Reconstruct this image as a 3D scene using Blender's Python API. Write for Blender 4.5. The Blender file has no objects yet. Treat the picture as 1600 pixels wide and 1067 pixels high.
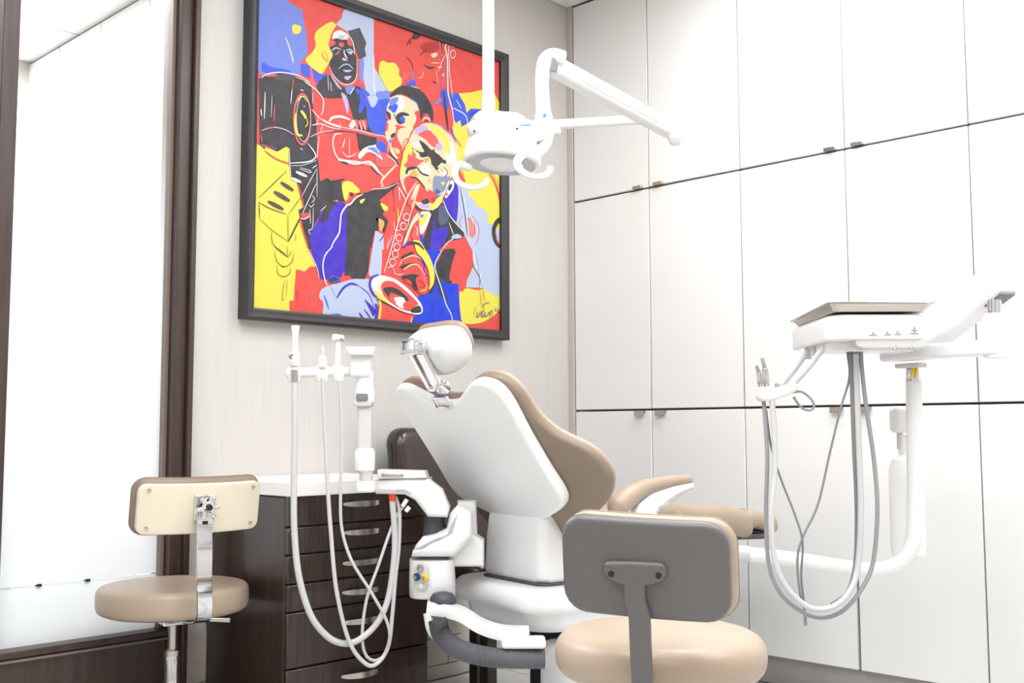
import bpy, bmesh, math, random
from mathutils import Vector, Matrix
random.seed(7)
V = Vector
PI = math.pi
scn = bpy.context.scene
col = scn.collection

# ------------------------------------------------------------------ camera
cam_d = bpy.data.cameras.new('camera')
cam = bpy.data.objects.new('camera', cam_d)
col.objects.link(cam)
cam_d.sensor_width = 36.0
cam_d.lens = 37.494
cam_d.clip_start = 0.02
YAW, PITCH, ROLL = math.radians(44.124), math.radians(4.756), math.radians(-0.1513)
fw = V((math.cos(YAW)*math.cos(PITCH), math.sin(YAW)*math.cos(PITCH), math.sin(PITCH)))
rt = V((math.sin(YAW), -math.cos(YAW), 0)); up = rt.cross(fw)
rt2 = rt*math.cos(ROLL)+up*math.sin(ROLL); up2 = up*math.cos(ROLL)-rt*math.sin(ROLL)
cam.matrix_world = Matrix((( rt2.x, up2.x, -fw.x, -3.36956), (rt2.y, up2.y, -fw.y, -2.93193), (rt2.z, up2.z, -fw.z, 0.89), (0, 0, 0, 1)))
scn.camera = cam

# ------------------------------------------------------------------ world, lights, exposure
w = bpy.data.worlds.new('world'); scn.world = w; w.use_nodes = True
w.node_tree.nodes['Background'].inputs[0].default_value = (1, 1, 1, 1)
w.node_tree.nodes['Background'].inputs[1].default_value = 0.6
scn.view_settings.view_transform = 'Standard'
scn.view_settings.look = 'None'
scn.view_settings.gamma = 1.0
scn.view_settings.use_curve_mapping = False
scn.view_settings.exposure = -0.12

def area(name, loc, sx, sy, power, rot=(0, 0, 0), c=(.96, .98, 1)):
    d = bpy.data.lights.new(name, 'AREA'); d.shape = 'RECTANGLE'; d.size = sx; d.size_y = sy
    d.energy = power; d.color = c
    o = bpy.data.objects.new(name, d); o.location = loc; o.rotation_euler = rot
    col.objects.link(o); return o
# lay-in ceiling lights of the treatment room (all above the frame) and of the room behind the glass
CEIL_LIGHTS = [(-0.62, -1.5), (-2.1, -1.5), (-3.3, -1.5), (-0.62, -3.0), (-2.1, -3.0), (-3.3, -3.0)]
for i, (lx, ly) in enumerate(CEIL_LIGHTS):
    area('ceiling_lamp', (lx, ly, 2.665), 0.56, 1.16, 28 if i in (0, 3) else 23)
for lx, ly in ((-1.9, 0.7), (-3.1, 0.7), (-1.9, 1.8)):
    area('back_room_lamp', (lx, ly, 2.665), 0.56, 0.9, 36, c=(.95, .98, 1))

# ------------------------------------------------------------------ materials
def lin(c):
    return tuple(((x/255)/12.92 if x/255 <= .04045 else ((x/255+.055)/1.055)**2.4) for x in c)
def mat(name, rgb, rough=.5, metal=0, coat=0, noise=0, nscale=20, bump=0, bscale=60, stretch=None, spec=.5, rgb2=None):
    m = bpy.data.materials.new(name); m.use_nodes = True
    nt = m.node_tree; b = nt.nodes['Principled BSDF']
    c = lin(rgb)
    b.inputs['Base Color'].default_value = (*c, 1); b.inputs['Roughness'].default_value = rough
    b.inputs['Metallic'].default_value = metal; b.inputs['Coat Weight'].default_value = coat
    b.inputs['Specular IOR Level'].default_value = spec
    tc = nt.nodes.new('ShaderNodeTexCoord'); mp = nt.nodes.new('ShaderNodeMapping')
    nt.links.new(tc.outputs['Object'], mp.inputs['Vector'])
    if stretch: mp.inputs['Scale'].default_value = stretch
    if noise or rgb2:
        n = nt.nodes.new('ShaderNodeTexNoise'); n.inputs['Scale'].default_value = nscale; n.inputs['Detail'].default_value = 5
        nt.links.new(mp.outputs[0], n.inputs['Vector'])
        r = nt.nodes.new('ShaderNodeMapRange'); r.inputs[1].default_value = .3; r.inputs[2].default_value = .7
        nt.links.new(n.outputs['Fac'], r.inputs['Value'])
        mx = nt.nodes.new('ShaderNodeMix'); mx.data_type = 'RGBA'
        c2 = lin(rgb2) if rgb2 else tuple(x*(1-noise) for x in c)
        mx.inputs[6].default_value = (*c, 1); mx.inputs[7].default_value = (*c2, 1)
        nt.links.new(r.outputs[0], mx.inputs[0]); nt.links.new(mx.outputs[2], b.inputs['Base Color'])
    if bump:
        n2 = nt.nodes.new('ShaderNodeTexNoise'); n2.inputs['Scale'].default_value = bscale; n2.inputs['Detail'].default_value = 3
        nt.links.new(mp.outputs[0], n2.inputs['Vector'])
        bp = nt.nodes.new('ShaderNodeBump'); bp.inputs['Strength'].default_value = bump; bp.inputs['Distance'].default_value = .002
        nt.links.new(n2.outputs['Fac'], bp.inputs['Height']); nt.links.new(bp.outputs[0], b.inputs['Normal'])
    return m
M = {}
M['paper'] = mat('wallpaper', (199, 195, 191), .7, noise=.055, nscale=14, bump=.2, bscale=90, stretch=(9, 9, .3))
M['plain'] = mat('painted_wall', (240, 240, 238), .7, noise=.03, nscale=3)
M['rear'] = mat('rear_wall', (196, 190, 184), .7, noise=.04, nscale=3)
M['ceil'] = mat('ceiling_tile', (244, 243, 241), .9, noise=.03, nscale=60, bump=.2, bscale=200)
M['grid'] = mat('ceiling_grid', (190, 188, 184), .6, noise=.05)
M['door'] = mat('cabinet_laminate', (232, 232, 231), .32, noise=.02, nscale=2)
M['carc'] = mat('cabinet_carcass', (92, 82, 74), .7, noise=.1)
M['kick'] = mat('toe_kick', (172, 169, 166), .45, noise=.06, nscale=8)
M['strip'] = mat('filler_strip', (196, 188, 180), .5, noise=.04)
M['tile'] = mat('floor_tile', (212, 211, 209), .18, noise=.08, nscale=6)
M['skirt'] = mat('wall_tile', (205, 198, 188), .3, rgb2=(190, 183, 174), nscale=5, stretch=(1, 1, 6))
M['grout'] = mat('grout', (150, 145, 138), .8, noise=.1)
M['wood'] = mat('dark_veneer', (66, 50, 44), .28, coat=.3, rgb2=(44, 32, 28), nscale=14, stretch=(6, 6, .5), bump=.08, bscale=40)
M['frame'] = mat('dark_frame', (72, 56, 50), .35, rgb2=(56, 43, 39), nscale=12, stretch=(6, 6, .4))
M['frame2'] = mat('frame_bead', (128, 112, 104), .4, noise=.1)
M['black'] = mat('black_frame', (46, 45, 47), .42, noise=.15, nscale=30)
M['quartz'] = mat('worktop', (246, 243, 238), .25, noise=.02, nscale=20)
M['white'] = mat('white_plastic', (234, 234, 234), .28, noise=.015, nscale=3, coat=.2)
M['shell'] = mat('white_shell', (243, 243, 243), .35, noise=.015, nscale=3)
M['lgrey'] = mat('light_grey_plastic', (205, 204, 204), .35, noise=.03)
M['mgrey'] = mat('grey_plastic', (122, 122, 124), .42, noise=.06, nscale=12)
M['stool'] = mat('stool_grey', (98, 96, 95), .36, noise=.08, nscale=6)
M['char'] = mat('charcoal_plastic', (72, 73, 80), .5, noise=.1)
M['vinyl'] = mat('beige_vinyl', (174, 156, 138), .38, rgb2=(168, 149, 130), nscale=5, bump=.12, bscale=160)
M['vinyl_shaded'] = mat('shaded_beige_vinyl', (136, 120, 104), .42, rgb2=(130, 114, 98), nscale=5, bump=.12, bscale=160)  # same beige vinyl, with the shade on the chair back put into the colour
M['cream'] = mat('cream_plate', (222, 212, 190), .4, noise=.03)
M['leather'] = mat('brown_leather', (58, 46, 42), .22, noise=.2, nscale=14, bump=.25, bscale=120)
M['chrome'] = mat('chrome', (225, 225, 228), .08, 1, noise=.02)
M['steel'] = mat('brushed_steel', (196, 190, 182), .26, 1, noise=.1, nscale=10, stretch=(1, 1, 20))
M['hose'] = mat('grey_hose', (196, 196, 197), .4, noise=.03)
M['hose2'] = mat('mid_grey_hose', (148, 148, 151), .4, noise=.04)
M['hose3'] = mat('dark_grey_hose', (128, 128, 131), .4, noise=.05)
M['corr'] = mat('corrugated_hose', (110, 110, 115), .5, noise=.1)
M['red'] = mat('red_plastic', (226, 72, 44), .4, noise=.05)
M['yellow'] = mat('yellow_plastic', (240, 205, 40), .4, noise=.05)
M['blue'] = mat('blue_plastic', (38, 48, 110), .4, noise=.05)
M['dark'] = mat('dark_gap', (24, 23, 24), .6, noise=.1)
M['bluedot'] = mat('blue_badge', (90, 150, 215), .4, noise=.03)
M['ink'] = mat('grey_print', (150, 150, 155), .5, noise=.03)
M['lens'] = mat('lamp_lens', (172, 172, 175), .15, noise=.12, coat=.5)
M['bottle'] = mat('bottle_plastic', (244, 244, 244), .3, noise=.01)
# lit diffusers of the ceiling lights
def emit(name, c, s):
    m = bpy.data.materials.new(name); m.use_nodes = True; b = m.node_tree.nodes['Principled BSDF']
    b.inputs['Base Color'].default_value = (.9, .9, .9, 1)
    b.inputs['Emission Color'].default_value = (*c, 1); b.inputs['Emission Strength'].default_value = s; return m
M['diff'] = emit('light_diffuser', (1, 1, 1), 2.2)
# clear glass and frosted film (fades out with height, as the film itself is printed)
def glass():
    m = bpy.data.materials.new('clear_glass'); m.use_nodes = True; nt = m.node_tree; nt.nodes.remove(nt.nodes['Principled BSDF'])
    o = nt.nodes['Material Output']; t = nt.nodes.new('ShaderNodeBsdfTransparent'); g = nt.nodes.new('ShaderNodeBsdfGlossy')
    g.inputs['Roughness'].default_value = .02; fr = nt.nodes.new('ShaderNodeFresnel'); fr.inputs[0].default_value = 1.25
    mx = nt.nodes.new('ShaderNodeMixShader'); nt.links.new(fr.outputs[0], mx.inputs[0])
    nt.links.new(t.outputs[0], mx.inputs[1]); nt.links.new(g.outputs[0], mx.inputs[2]); nt.links.new(mx.outputs[0], o.inputs[0]); return m
M['glass'] = glass()
def film():
    m = bpy.data.materials.new('frosted_film'); m.use_nodes = True; nt = m.node_tree; nt.nodes.remove(nt.nodes['Principled BSDF'])
    o = nt.nodes['Material Output']; t = nt.nodes.new('ShaderNodeBsdfTransparent'); d = nt.nodes.new('ShaderNodeBsdfDiffuse'); tr = nt.nodes.new('ShaderNodeBsdfTranslucent')
    d.inputs[0].default_value = (.90, .93, .96, 1); tr.inputs[0].default_value = (.93, .96, .99, 1)
    a = nt.nodes.new('ShaderNodeMixShader'); a.inputs[0].default_value = .5
    nt.links.new(d.outputs[0], a.inputs[1]); nt.links.new(tr.outputs[0], a.inputs[2])
    ge = nt.nodes.new('ShaderNodeNewGeometry'); sp = nt.nodes.new('ShaderNodeSeparateXYZ'); nt.links.new(ge.outputs['Position'], sp.inputs[0])
    r = nt.nodes.new('ShaderNodeMapRange'); r.interpolation_type = 'SMOOTHSTEP'
    r.inputs[1].default_value = 1.15; r.inputs[2].default_value = 2.0; r.inputs[3].default_value = 1; r.inputs[4].default_value = 0.0
    nt.links.new(sp.outputs[2], r.inputs[0])
    mx = nt.nodes.new('ShaderNodeMixShader'); nt.links.new(r.outputs[0], mx.inputs[0])
    nt.links.new(t.outputs[0], mx.inputs[1]); nt.links.new(a.outputs[0], mx.inputs[2]); nt.links.new(mx.outputs[0], o.inputs[0]); return m
M['film'] = film()
def paintmat():
    m = bpy.data.materials.new('acrylic_paint'); m.use_nodes = True; nt = m.node_tree; b = nt.nodes['Principled BSDF']
    at_ = nt.nodes.new('ShaderNodeAttribute'); at_.attribute_name = 'paint'
    tc = nt.nodes.new('ShaderNodeTexCoord'); n = nt.nodes.new('ShaderNodeTexNoise'); n.inputs['Scale'].default_value = 26; n.inputs['Detail'].default_value = 7
    nt.links.new(tc.outputs['Object'], n.inputs['Vector'])
    r = nt.nodes.new('ShaderNodeMapRange'); r.inputs[1].default_value = .3; r.inputs[2].default_value = .75; r.inputs[3].default_value = 0; r.inputs[4].default_value = .05
    nt.links.new(n.outputs['Fac'], r.inputs[0])
    mx = nt.nodes.new('ShaderNodeMix'); mx.data_type = 'RGBA'; mx.inputs[7].default_value = (.6, .5, .52, 1)
    nt.links.new(r.outputs[0], mx.inputs[0]); nt.links.new(at_.outputs['Color'], mx.inputs[6]); nt.links.new(mx.outputs[2], b.inputs['Base Color'])
    b.inputs['Roughness'].default_value = .5; b.inputs['Specular IOR Level'].default_value = .25
    bp = nt.nodes.new('ShaderNodeBump'); bp.inputs['Strength'].default_value = .15; bp.inputs['Distance'].default_value = .002
    nt.links.new(n.outputs['Fac'], bp.inputs['Height']); nt.links.new(bp.outputs[0], b.inputs['Normal'])
    return m
M['paint'] = paintmat()

# ------------------------------------------------------------------ mesh helpers
def smooth_path(pts, n=8, closed=False):
    pts = [V(p) for p in pts]; N = len(pts); out = []
    rng = N if closed else N-1
    for i in range(rng):
        p1 = pts[i]; p2 = pts[(i+1) % N]
        p0 = pts[i-1] if (closed or i > 0) else p1*2-p2
        p3 = pts[(i+2) % N] if (closed or i+2 < N) else p2*2-p1
        for k in range(n):
            t = k/n; out.append(.5*((2*p1)+(p2-p0)*t+(2*p0-5*p1+4*p2-p3)*t*t+(3*p1-p0-3*p2+p3)*t**3))
    if not closed: out.append(pts[-1])
    return out
class MB:
    def __init__(s): s.v = []; s.f = []
    def add(s, vs, fs):
        o = len(s.v); s.v += [V(p) for p in vs]; s.f += [tuple(i+o for i in f) for f in fs]; return s
    def box(s, lo, hi, fr=None):
        x0, y0, z0 = lo; x1, y1, z1 = hi
        p = [(x0, y0, z0), (x1, y0, z0), (x1, y1, z0), (x0, y1, z0), (x0, y0, z1), (x1, y0, z1), (x1, y1, z1), (x0, y1, z1)]
        if fr: p = [fr(*q) for q in p]
        return s.add(p, [(0, 3, 2, 1), (4, 5, 6, 7), (0, 1, 5, 4), (1, 2, 6, 5), (2, 3, 7, 6), (3, 0, 4, 7)])
    def rings(s, rs, cap=True, closed=False):
        n = len(rs[0]); vs = [p for r in rs for p in r]; fs = []
        m = len(rs)
        for i in range(m if closed else m-1):
            j = (i+1) % m
            for k in range(n):
                l = (k+1) % n; fs.append((i*n+k, i*n+l, j*n+l, j*n+k))
        if cap and not closed:
            fs.append(tuple(range(n-1, -1, -1))); fs.append(tuple((m-1)*n+k for k in range(n)))
        return s.add(vs, fs)
    def tube(s, pts, r, seg=12, n=6, smooth=True, cap=True):
        P = smooth_path(pts, n) if smooth and len(pts) > 2 else [V(p) for p in pts]
        m = len(P); rr = [r]*m if not isinstance(r, (list, tuple)) else None
        if rr is None:
            rr = []
            for i in range(m):
                t = i/(m-1)*(len(r)-1); a = min(int(t), len(r)-2); rr.append(r[a]+(r[a+1]-r[a])*(t-a))
        T0 = (P[1]-P[0]).normalized(); nr = T0.orthogonal().normalized(); rs = []
        for i in range(m):
            T = (P[min(i+1, m-1)]-P[max(i-1, 0)]).normalized()
            nr = (nr-T*nr.dot(T)).normalized(); bn = T.cross(nr)
            rs.append([P[i]+(nr*math.cos(2*PI*k/seg)+bn*math.sin(2*PI*k/seg))*rr[i] for k in range(seg)])
        return s.rings(rs, cap)
    def strap(s, pts, w, t, side, n=6, smooth=True):
        # flat bar of width w (along side) and thickness t following a path
        P = smooth_path(pts, n) if smooth else [V(p) for p in pts]; m = len(P); sd = V(side).normalized(); rs = []
        ww = w if callable(w) else (lambda u: w)
        tt = t if callable(t) else (lambda u: t)
        for i in range(m):
            T = (P[min(i+1, m-1)]-P[max(i-1, 0)]).normalized(); nn = T.cross(sd).normalized()
            a = sd*ww(i/(m-1))/2; b = nn*tt(i/(m-1))/2; c = .35
            rs.append([P[i]+a*(1-0)+b*c*1, P[i]+a*.92+b, P[i]-a*.92+b, P[i]-a+b*c, P[i]-a-b*c, P[i]-a*.92-b, P[i]+a*.92-b, P[i]+a-b*c])
        return s.rings(rs)
    def lathe(s, prof, o, ax=(0, 0, 1), seg=24, cap=True):
        ax = V(ax).normalized(); u = ax.orthogonal().normalized(); v = ax.cross(u); o = V(o)
        rs = [[o+ax*h+(u*math.cos(2*PI*k/seg)+v*math.sin(2*PI*k/seg))*max(r, 1e-5) for k in range(seg)] for r, h in prof]
        return s.rings(rs, cap)
    def cyl(s, a, b, r, r2=None, seg=20, bev=0):
        a = V(a); b = V(b); h = (b-a).length; r2 = r if r2 is None else r2
        pr = [(r, 0), (r2, h)] if not bev else [(r-bev, 0), (r-bev*.3, bev*.3), (r, bev), (r2, h-bev), (r2-bev*.3, h-bev*.3), (r2-bev, h)]
        return s.lathe(pr, a, b-a, seg)
    def ball(s, c, r, seg=16, sq=(1, 1, 1)):
        c = V(c); rs = []
        for i in range(1, 9):
            p = PI*i/9; rs.append([c+V((math.sin(p)*math.cos(2*PI*k/seg)*sq[0], math.sin(p)*math.sin(2*PI*k/seg)*sq[1], -math.cos(p)*sq[2]))*r for k in range(seg)])
        return s.rings(rs)
    def slab(s, outline, n0, n1, r, fr, deform=None, inner=5, sub=0, steps=4, r2=None):
        # rounded slab: closed 2D outline, from n0 to n1 along the normal, edges rounded with r (front) and r2 (back)
        pts = [V((p[0], p[1], 0)) for p in outline]
        if sub: pts = smooth_path(pts, sub, True)
        if deform:
            per = sum((pts[i]-pts[i-1]).length for i in range(len(pts))); q2 = []
            for i in range(len(pts)):
                a, b = pts[i], pts[(i+1) % len(pts)]; k = max(1, int((b-a).length/per*56))
                q2 += [a.lerp(b, t/k) for t in range(k)]
            pts = q2
        N = len(pts); ar = sum(pts[i].x*pts[(i+1) % N].y-pts[(i+1) % N].x*pts[i].y for i in range(N))
        if ar < 0: pts.reverse()
        c = sum(pts, V((0, 0, 0)))/N; nor = []
        for i in range(N):
            t = (pts[(i+1) % N]-pts[i-1]).normalized(); nor.append(V((t.y, -t.x, 0)))
        r2 = r if r2 is None else r2
        prof = []
        prof += [(r2, n0, 1-k/inner) for k in range(inner, 0, -1) if k != inner or True]
        prof = [(r2, n0, k/inner) for k in range(1, inner)]
        for k in range(steps+1):
            a = PI/2*k/steps; prof.append((r2*(1-math.sin(a)), n0+r2*(1-math.cos(a)), 1))
        for k in range(steps+1):
            a = PI/2*k/steps; prof.append((r*(1-math.cos(a)), n1-r+r*math.sin(a), 1))
        prof += [(r, n1, k/inner) for k in range(inner-1, 0, -1)]
        rs = []
        for ins, n, sc in prof:
            ring = []
            for i in range(N):
                q = pts[i]-nor[i]*ins; q = c+(q-c)*sc
                x, y, nn = q.x, q.y, n
                if deform: x, y, nn = deform(x, y, nn)
                ring.append(fr(x, y, nn))
            rs.append(ring)
        return s.rings(rs)
def frm(o, x, y, n):
    o, x, y, n = V(o), V(x), V(y), V(n); return lambda a, b, c: o+x*a+y*b+n*c
def rrect(w, h, r, cx=0, cy=0, k=5):
    out = []
    for sx, sy, a0 in ((1, 1, 0), (-1, 1, 90), (-1, -1, 180), (1, -1, 270)):
        for i in range(k+1):
            a = math.radians(a0+90*i/k); out.append((cx+sx*(w/2-r)+r*math.cos(a), cy+sy*(h/2-r)+r*math.sin(a)))
    return out
def world_loc(o):
    l = V(o.location)
    while o.parent: o = o.parent; l += V(o.location)
    return l
def obj(name, mb, m, parent=None, smooth=True, bevel=0, angle=35, seg=2):
    me = bpy.data.meshes.new(name); off = world_loc(parent) if parent else V((0, 0, 0))
    org = V((0, 0, 0))
    if not parent and mb.v:
        lo = [min(p[i] for p in mb.v) for i in range(3)]; hi = [max(p[i] for p in mb.v) for i in range(3)]
        org = V(((lo[0]+hi[0])/2, (lo[1]+hi[1])/2, lo[2]))
    me.from_pydata([tuple(p-off-org) for p in mb.v], [], mb.f)
    bm = bmesh.new(); bm.from_mesh(me); bmesh.ops.remove_doubles(bm, verts=bm.verts, dist=1e-5); bmesh.ops.recalc_face_normals(bm, faces=bm.faces)
    bm.to_mesh(me); bm.free()
    me.materials.append(M[m] if isinstance(m, str) else m)
    o = bpy.data.objects.new(name, me); col.objects.link(o); o.location = org
    if parent: o.parent = parent
    if smooth:
        for p in me.polygons: p.use_smooth = True
        try: me.set_sharp_from_angle(angle=math.radians(angle))
        except Exception: pass
    if bevel:
        b = o.modifiers.new('bevel', 'BEVEL'); b.width = bevel; b.segments = seg; b.limit_method = 'ANGLE'; b.angle_limit = math.radians(40); b.harden_normals = False
    return o
def tag(o, label, cat, group=None):
    o['label'] = label; o['category'] = cat
    if group: o['group'] = group
    return o
def thing(name, loc, label, cat, group=None):
    o = bpy.data.objects.new(name, None); o.empty_display_size = .1; o.location = loc; col.objects.link(o); return tag(o, label, cat, group)
def struct(name, mb, m, parent=None, **k):
    o = obj(name, mb, m, parent, **k)
    if not parent: o['kind'] = 'structure'
    return o
def copy_part(o, parent, loc, name=None):
    c = o.copy(); col.objects.link(c); c.parent = parent; c.location = loc; return c

# ================================================================== SETTING
H = 2.7
XW, YW = -4.7, -4.4            # far sides of the treatment room
# floor: bed plus single tiles
fl = struct('floor', MB().box((XW, YW, -.1), (0.05, 2.5, -.004)), 'grout', smooth=False)
T = .45; first = None
nx = int(4.7/T)+1; ny = int(4.4/T)+1
for i in range(nx):
    for j in range(ny):
        x0 = -i*T-.02; y0 = -j*T-.02
        if x0-T < XW or y0-T < YW: continue
        c = V((x0-T/2, y0-T/2, 0))-V(fl.location)
        if first is None:
            mb = MB().box((x0-T+.002, y0-T+.002, -.006), (x0-.002, y0-.002, 0))
            first = obj('tile', mb, 'tile', fl, smooth=False); base = c.copy(); first['kind_note'] = 'tile'; del first['kind_note']
        else:
            copy_part(first, fl, c-base)
# ceiling of the treatment room
ce = struct('ceiling', MB().box((XW, YW, H+.012), (0.05, 0.0, H+.06)), 'grid', smooth=False)
first = None
for i in range(8):
    for j in range(8):
        x1 = -i*.6; y1 = -j*.6
        if x1-.6 < XW-.1 or y1-.6 < YW-.4: continue
        if any(abs(x1-.3-a) < .29 and abs(y1-.3-b) < .59 for a, b in CEIL_LIGHTS): continue
        c = V((x1, y1, 0))
        if first is None:
            first = obj('ceiling_tile', MB().box((x1-.595, y1-.595, H), (x1-.005, y1-.005, H+.012)), 'ceil', ce, smooth=False); base = c
        else: copy_part(first, ce, c-base)
for i, (lx, ly) in enumerate(CEIL_LIGHTS):
    obj('light_panel', MB().box((lx-.29, ly-.59, H-.008), (lx+.29, ly+.59, H+.012)), 'diff', ce, smooth=False)

# wall with the painting (right of the glass partition)
wb = struct('wall_back', MB().box((-1.745, 0, 0), (.05, .1, H+.05)), 'paper', smooth=False)
for z0, z1, cut in ((0, .046, .1), (.050, .144, .45), (.148, .30, .2)):
    xx = -1.742
    first_w = cut
    while xx < -.62:
        x2 = min(xx+first_w, -.62); first_w = .6
        obj('tile', MB().box((xx+.0015, -.009, z0), (x2-.0015, .002, z1)), 'skirt', wb, bevel=.001, seg=1)
        xx = x2
# other walls of the treatment room (behind and left of the camera)
struct('wall_front', MB().box((XW-.1, YW-.1, 0), (.05, YW, H+.05)), 'rear', smooth=False)
struct('wall_left', MB().box((XW-.1, YW, 0), (XW, 2.5, H+.05)), 'rear', smooth=False)
struct('wall_right', MB().box((.40, YW, 0), (.5, .1, H+.05)), 'plain', smooth=False)
# the room behind the glass
wr = struct('wall_right_back_room', MB().box((-1.33, .1, 0), (-1.2, 2.5, H+.05)), 'carc', smooth=False)
first = None
for y0, y1 in ((.12, .62), (.62, 1.1), (1.1, 1.55), (1.55, 1.98), (1.98, 2.36)):
    for z0, z1 in ((.05, 1.02), (1.02, 1.86), (1.86, 2.69)):
        obj('panel', MB().box((-1.348, y0+.003, z0+.003), (-1.33, y1-.003, z1-.003)), 'door', wr, bevel=.002, seg=1)
struct('wall_far_back_room', MB().box((XW, 2.4, 0), (-1.2, 2.5, H+.05)), 'plain', smooth=False)
struct('trim_1', MB().box((-1.40, 2.33, 0), (-1.33, 2.40, H)), 'strip', bevel=.004)
c2 = struct('ceiling_back_room', MB().box((XW, .1, H+.012), (-1.2, 2.5, H+.06)), 'grid', smooth=False)
for i in range(6):
    for j in range(4):
        x1 = -1.33-i*.6; y1 = 2.4-j*.6
        lit = (i in (1, 3)) and j in (1, 2)
        mb = MB().box((x1-.595, max(y1-.595, .1), H-(.006 if lit else 0)), (x1-.005, y1-.005, H+.012))
        obj('light_panel' if lit else 'ceiling_tile', mb, 'diff' if lit else 'ceil', c2, smooth=False)

# glass partition (window) left of the papered wall
win = struct('window_1', MB().box((-1.80, -.012, 0), (-1.762, .10, H+.03)), 'frame', bevel=.003)
obj('jamb_bead', MB().box((-1.762, -.03, 0), (-1.745, .1, H+.03)), 'frame', win, bevel=.003)
obj('glazing_bead', MB().box((-1.812, .02, .316), (-1.80, .075, H)), 'frame2', win, bevel=.002)
obj('mullion', MB().box((-2.322, -.02, .30), (-2.278, .10, H+.03)), 'frame', win, bevel=.003)
obj('sill_rail', MB().box((-4.65, -.012, .296), (-1.80, .10, .316)), 'frame', win, bevel=.003)
obj('sill_bead', MB().box((-4.65, -.016, .288), (-1.80, -.012, .294)), 'frame2', win, smooth=False)
obj('kick_panel', MB().box((-4.65, -.004, 0), (-1.80, .09, .290)), 'frame', win, bevel=.003)
obj('mullion', MB().box((-3.6, -.02, .30), (-3.55, .10, H+.03)), 'frame', win, bevel=.003)
for x0, x1 in ((-2.278, -1.80), (-3.55, -2.322), (-4.65, -3.6)):
    for z0, z1 in ((.316, .472), (.475, H)):
        pn = obj('pane', MB().box((x0, .044, z0), (x1, .050, z1)), 'glass', win, smooth=False)
        obj('frosted_film', MB().add([(x0, .043, z0), (x1, .043, z0), (x1, .043, z1), (x0, .043, z1)], [(0, 1, 2, 3)]), 'film', pn, smooth=False)
for cx in (-2.153, -2.018):
    obj('glass_clip', MB().box((cx-.006, .036, .470), (cx+.006, .055, .477)), 'dark', win, bevel=.001)

# ================================================================== CABINET WALL (right)
YS = [-.006, -.4214, -.8384, -1.2525, -1.6698, -2.086, -2.50]
ZS = [.0971, .9675, 1.846, H-.004]
G = .0022
struct('trim_2', MB().box((-.006, -.028, 0), (.03, -.001, H)), 'strip', bevel=.001)
struct('baseboard_right', MB().box((.028, -3.4, 0), (.05, -.03, .094)), 'kick', smooth=False)
ROW = ('lower', 'middle', 'upper')
PLACE = ('at the corner beside the papered wall', 'second from the papered wall', 'at the right edge of the photo')
for r in range(3):
    for u in range(3):
        ya, ym, yb = YS[2*u], YS[2*u+1], YS[2*u+2]
        if u == 0: ya = -.030
        z0, z1 = ZS[r], ZS[r+1]
        root = thing('wall_cabinet', (.02, (ya+yb)/2, z0), ('tall off-white lower double-door cabinet ' if r == 0 else 'off-white middle-row double-door cabinet ' if r == 1 else 'off-white upper double-door cabinet under the ceiling ')+PLACE[u], 'cabinet', 'built-in cabinets on the right wall')
        obj('body', MB().box((.0205, yb+.001, z0+.001), (.38, ya-.001, z1-.001)), 'carc', root, smooth=False)
        for k, (p, q) in enumerate(((ya, ym), (ym, yb))):
            g1 = G+(.0042 if (u == 1 and r == 0 and k == 1) else 0)
            d = obj('door', MB().box((0, q+G, z0+.0025+(.003 if r else 0)), (.02, p-g1, z1-.0025)), 'door', root, bevel=.0018, seg=1)
            hy = ym+.050 if k == 0 else ym-.050
            if r == 2:
                hb = MB().box((-.014, hy-.022, z0+.003), (.001, hy+.022, z0+.016))
                obj('handle', hb, 'steel', d, bevel=.002)
            elif r == 0:
                hb = MB().box((-.020, hy-.022, z1-.006), (.001, hy+.022, z1-.002)).box((-.020, hy-.022, z1-.022), (-.016, hy+.022, z1-.002))
                obj('handle', hb, 'steel', d, bevel=.001)

# ================================================================== PAINTING
X0, X1, Z0, Z1 = -1.582, -.405, 1.2395, 2.381
pa = thing('framed_painting', ((X0+X1)/2, -.02, Z0), 'large colourful painting of jazz musicians in a black frame on the papered wall', 'painting')
FW = .036
def rail(a, b, inn):
    # mitred rail between outer corners a, b; inn points inwards
    a, b, inn = V(a), V(b), V(inn); t = (b-a).normalized(); rs = []
    for p, sg in ((a, 1), (b, -1)):
        rs.append([p+(inn+t*sg)*i+V((0, -d, 0)) for i, d in ((0, -.018), (0, .024), (.006, .030), (.018, .028), (.030, .018), (.036, .016), (.036, -.018))])
    return MB().rings(rs)
for a, b, n_ in (((X0, -.02, Z0), (X1, -.02, Z0), (0, 0, 1)), ((X0, -.02, Z1), (X1, -.02, Z1), (0, 0, -1)), ((X0, -.02, Z0), (X0, -.02, Z1), (1, 0, 0)), ((X1, -.02, Z0), (X1, -.02, Z1), (-1, 0, 0))):
    obj('frame_rail', rail(a, b, n_), 'black', pa, angle=20)
CX0, CX1, CZ0, CZ1 = X0+.030, X1-.030, Z0+.030, Z1-.030
PAL = {'r': (250, 88, 80), 'R': (252, 104, 104), 'y': (255, 243, 92), 'lb': (128, 150, 243), 'b': (68, 100, 238), 'B': (24, 70, 236), 'v': (74, 48, 210), 'k': (62, 62, 66), 'K': (84, 84, 90), 'l': (204, 217, 247), 'w': (254, 253, 252), 's': (255, 234, 190), 'o': (255, 190, 105), 'li': (212, 192, 236), 'dr': (200, 62, 66), 'g': (150, 162, 192), 'm': (96, 80, 86), 'gb': (92, 104, 140), 'sb': (90, 130, 225), 'db': (58, 66, 140), 'ol': (150, 125, 30)}
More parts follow.
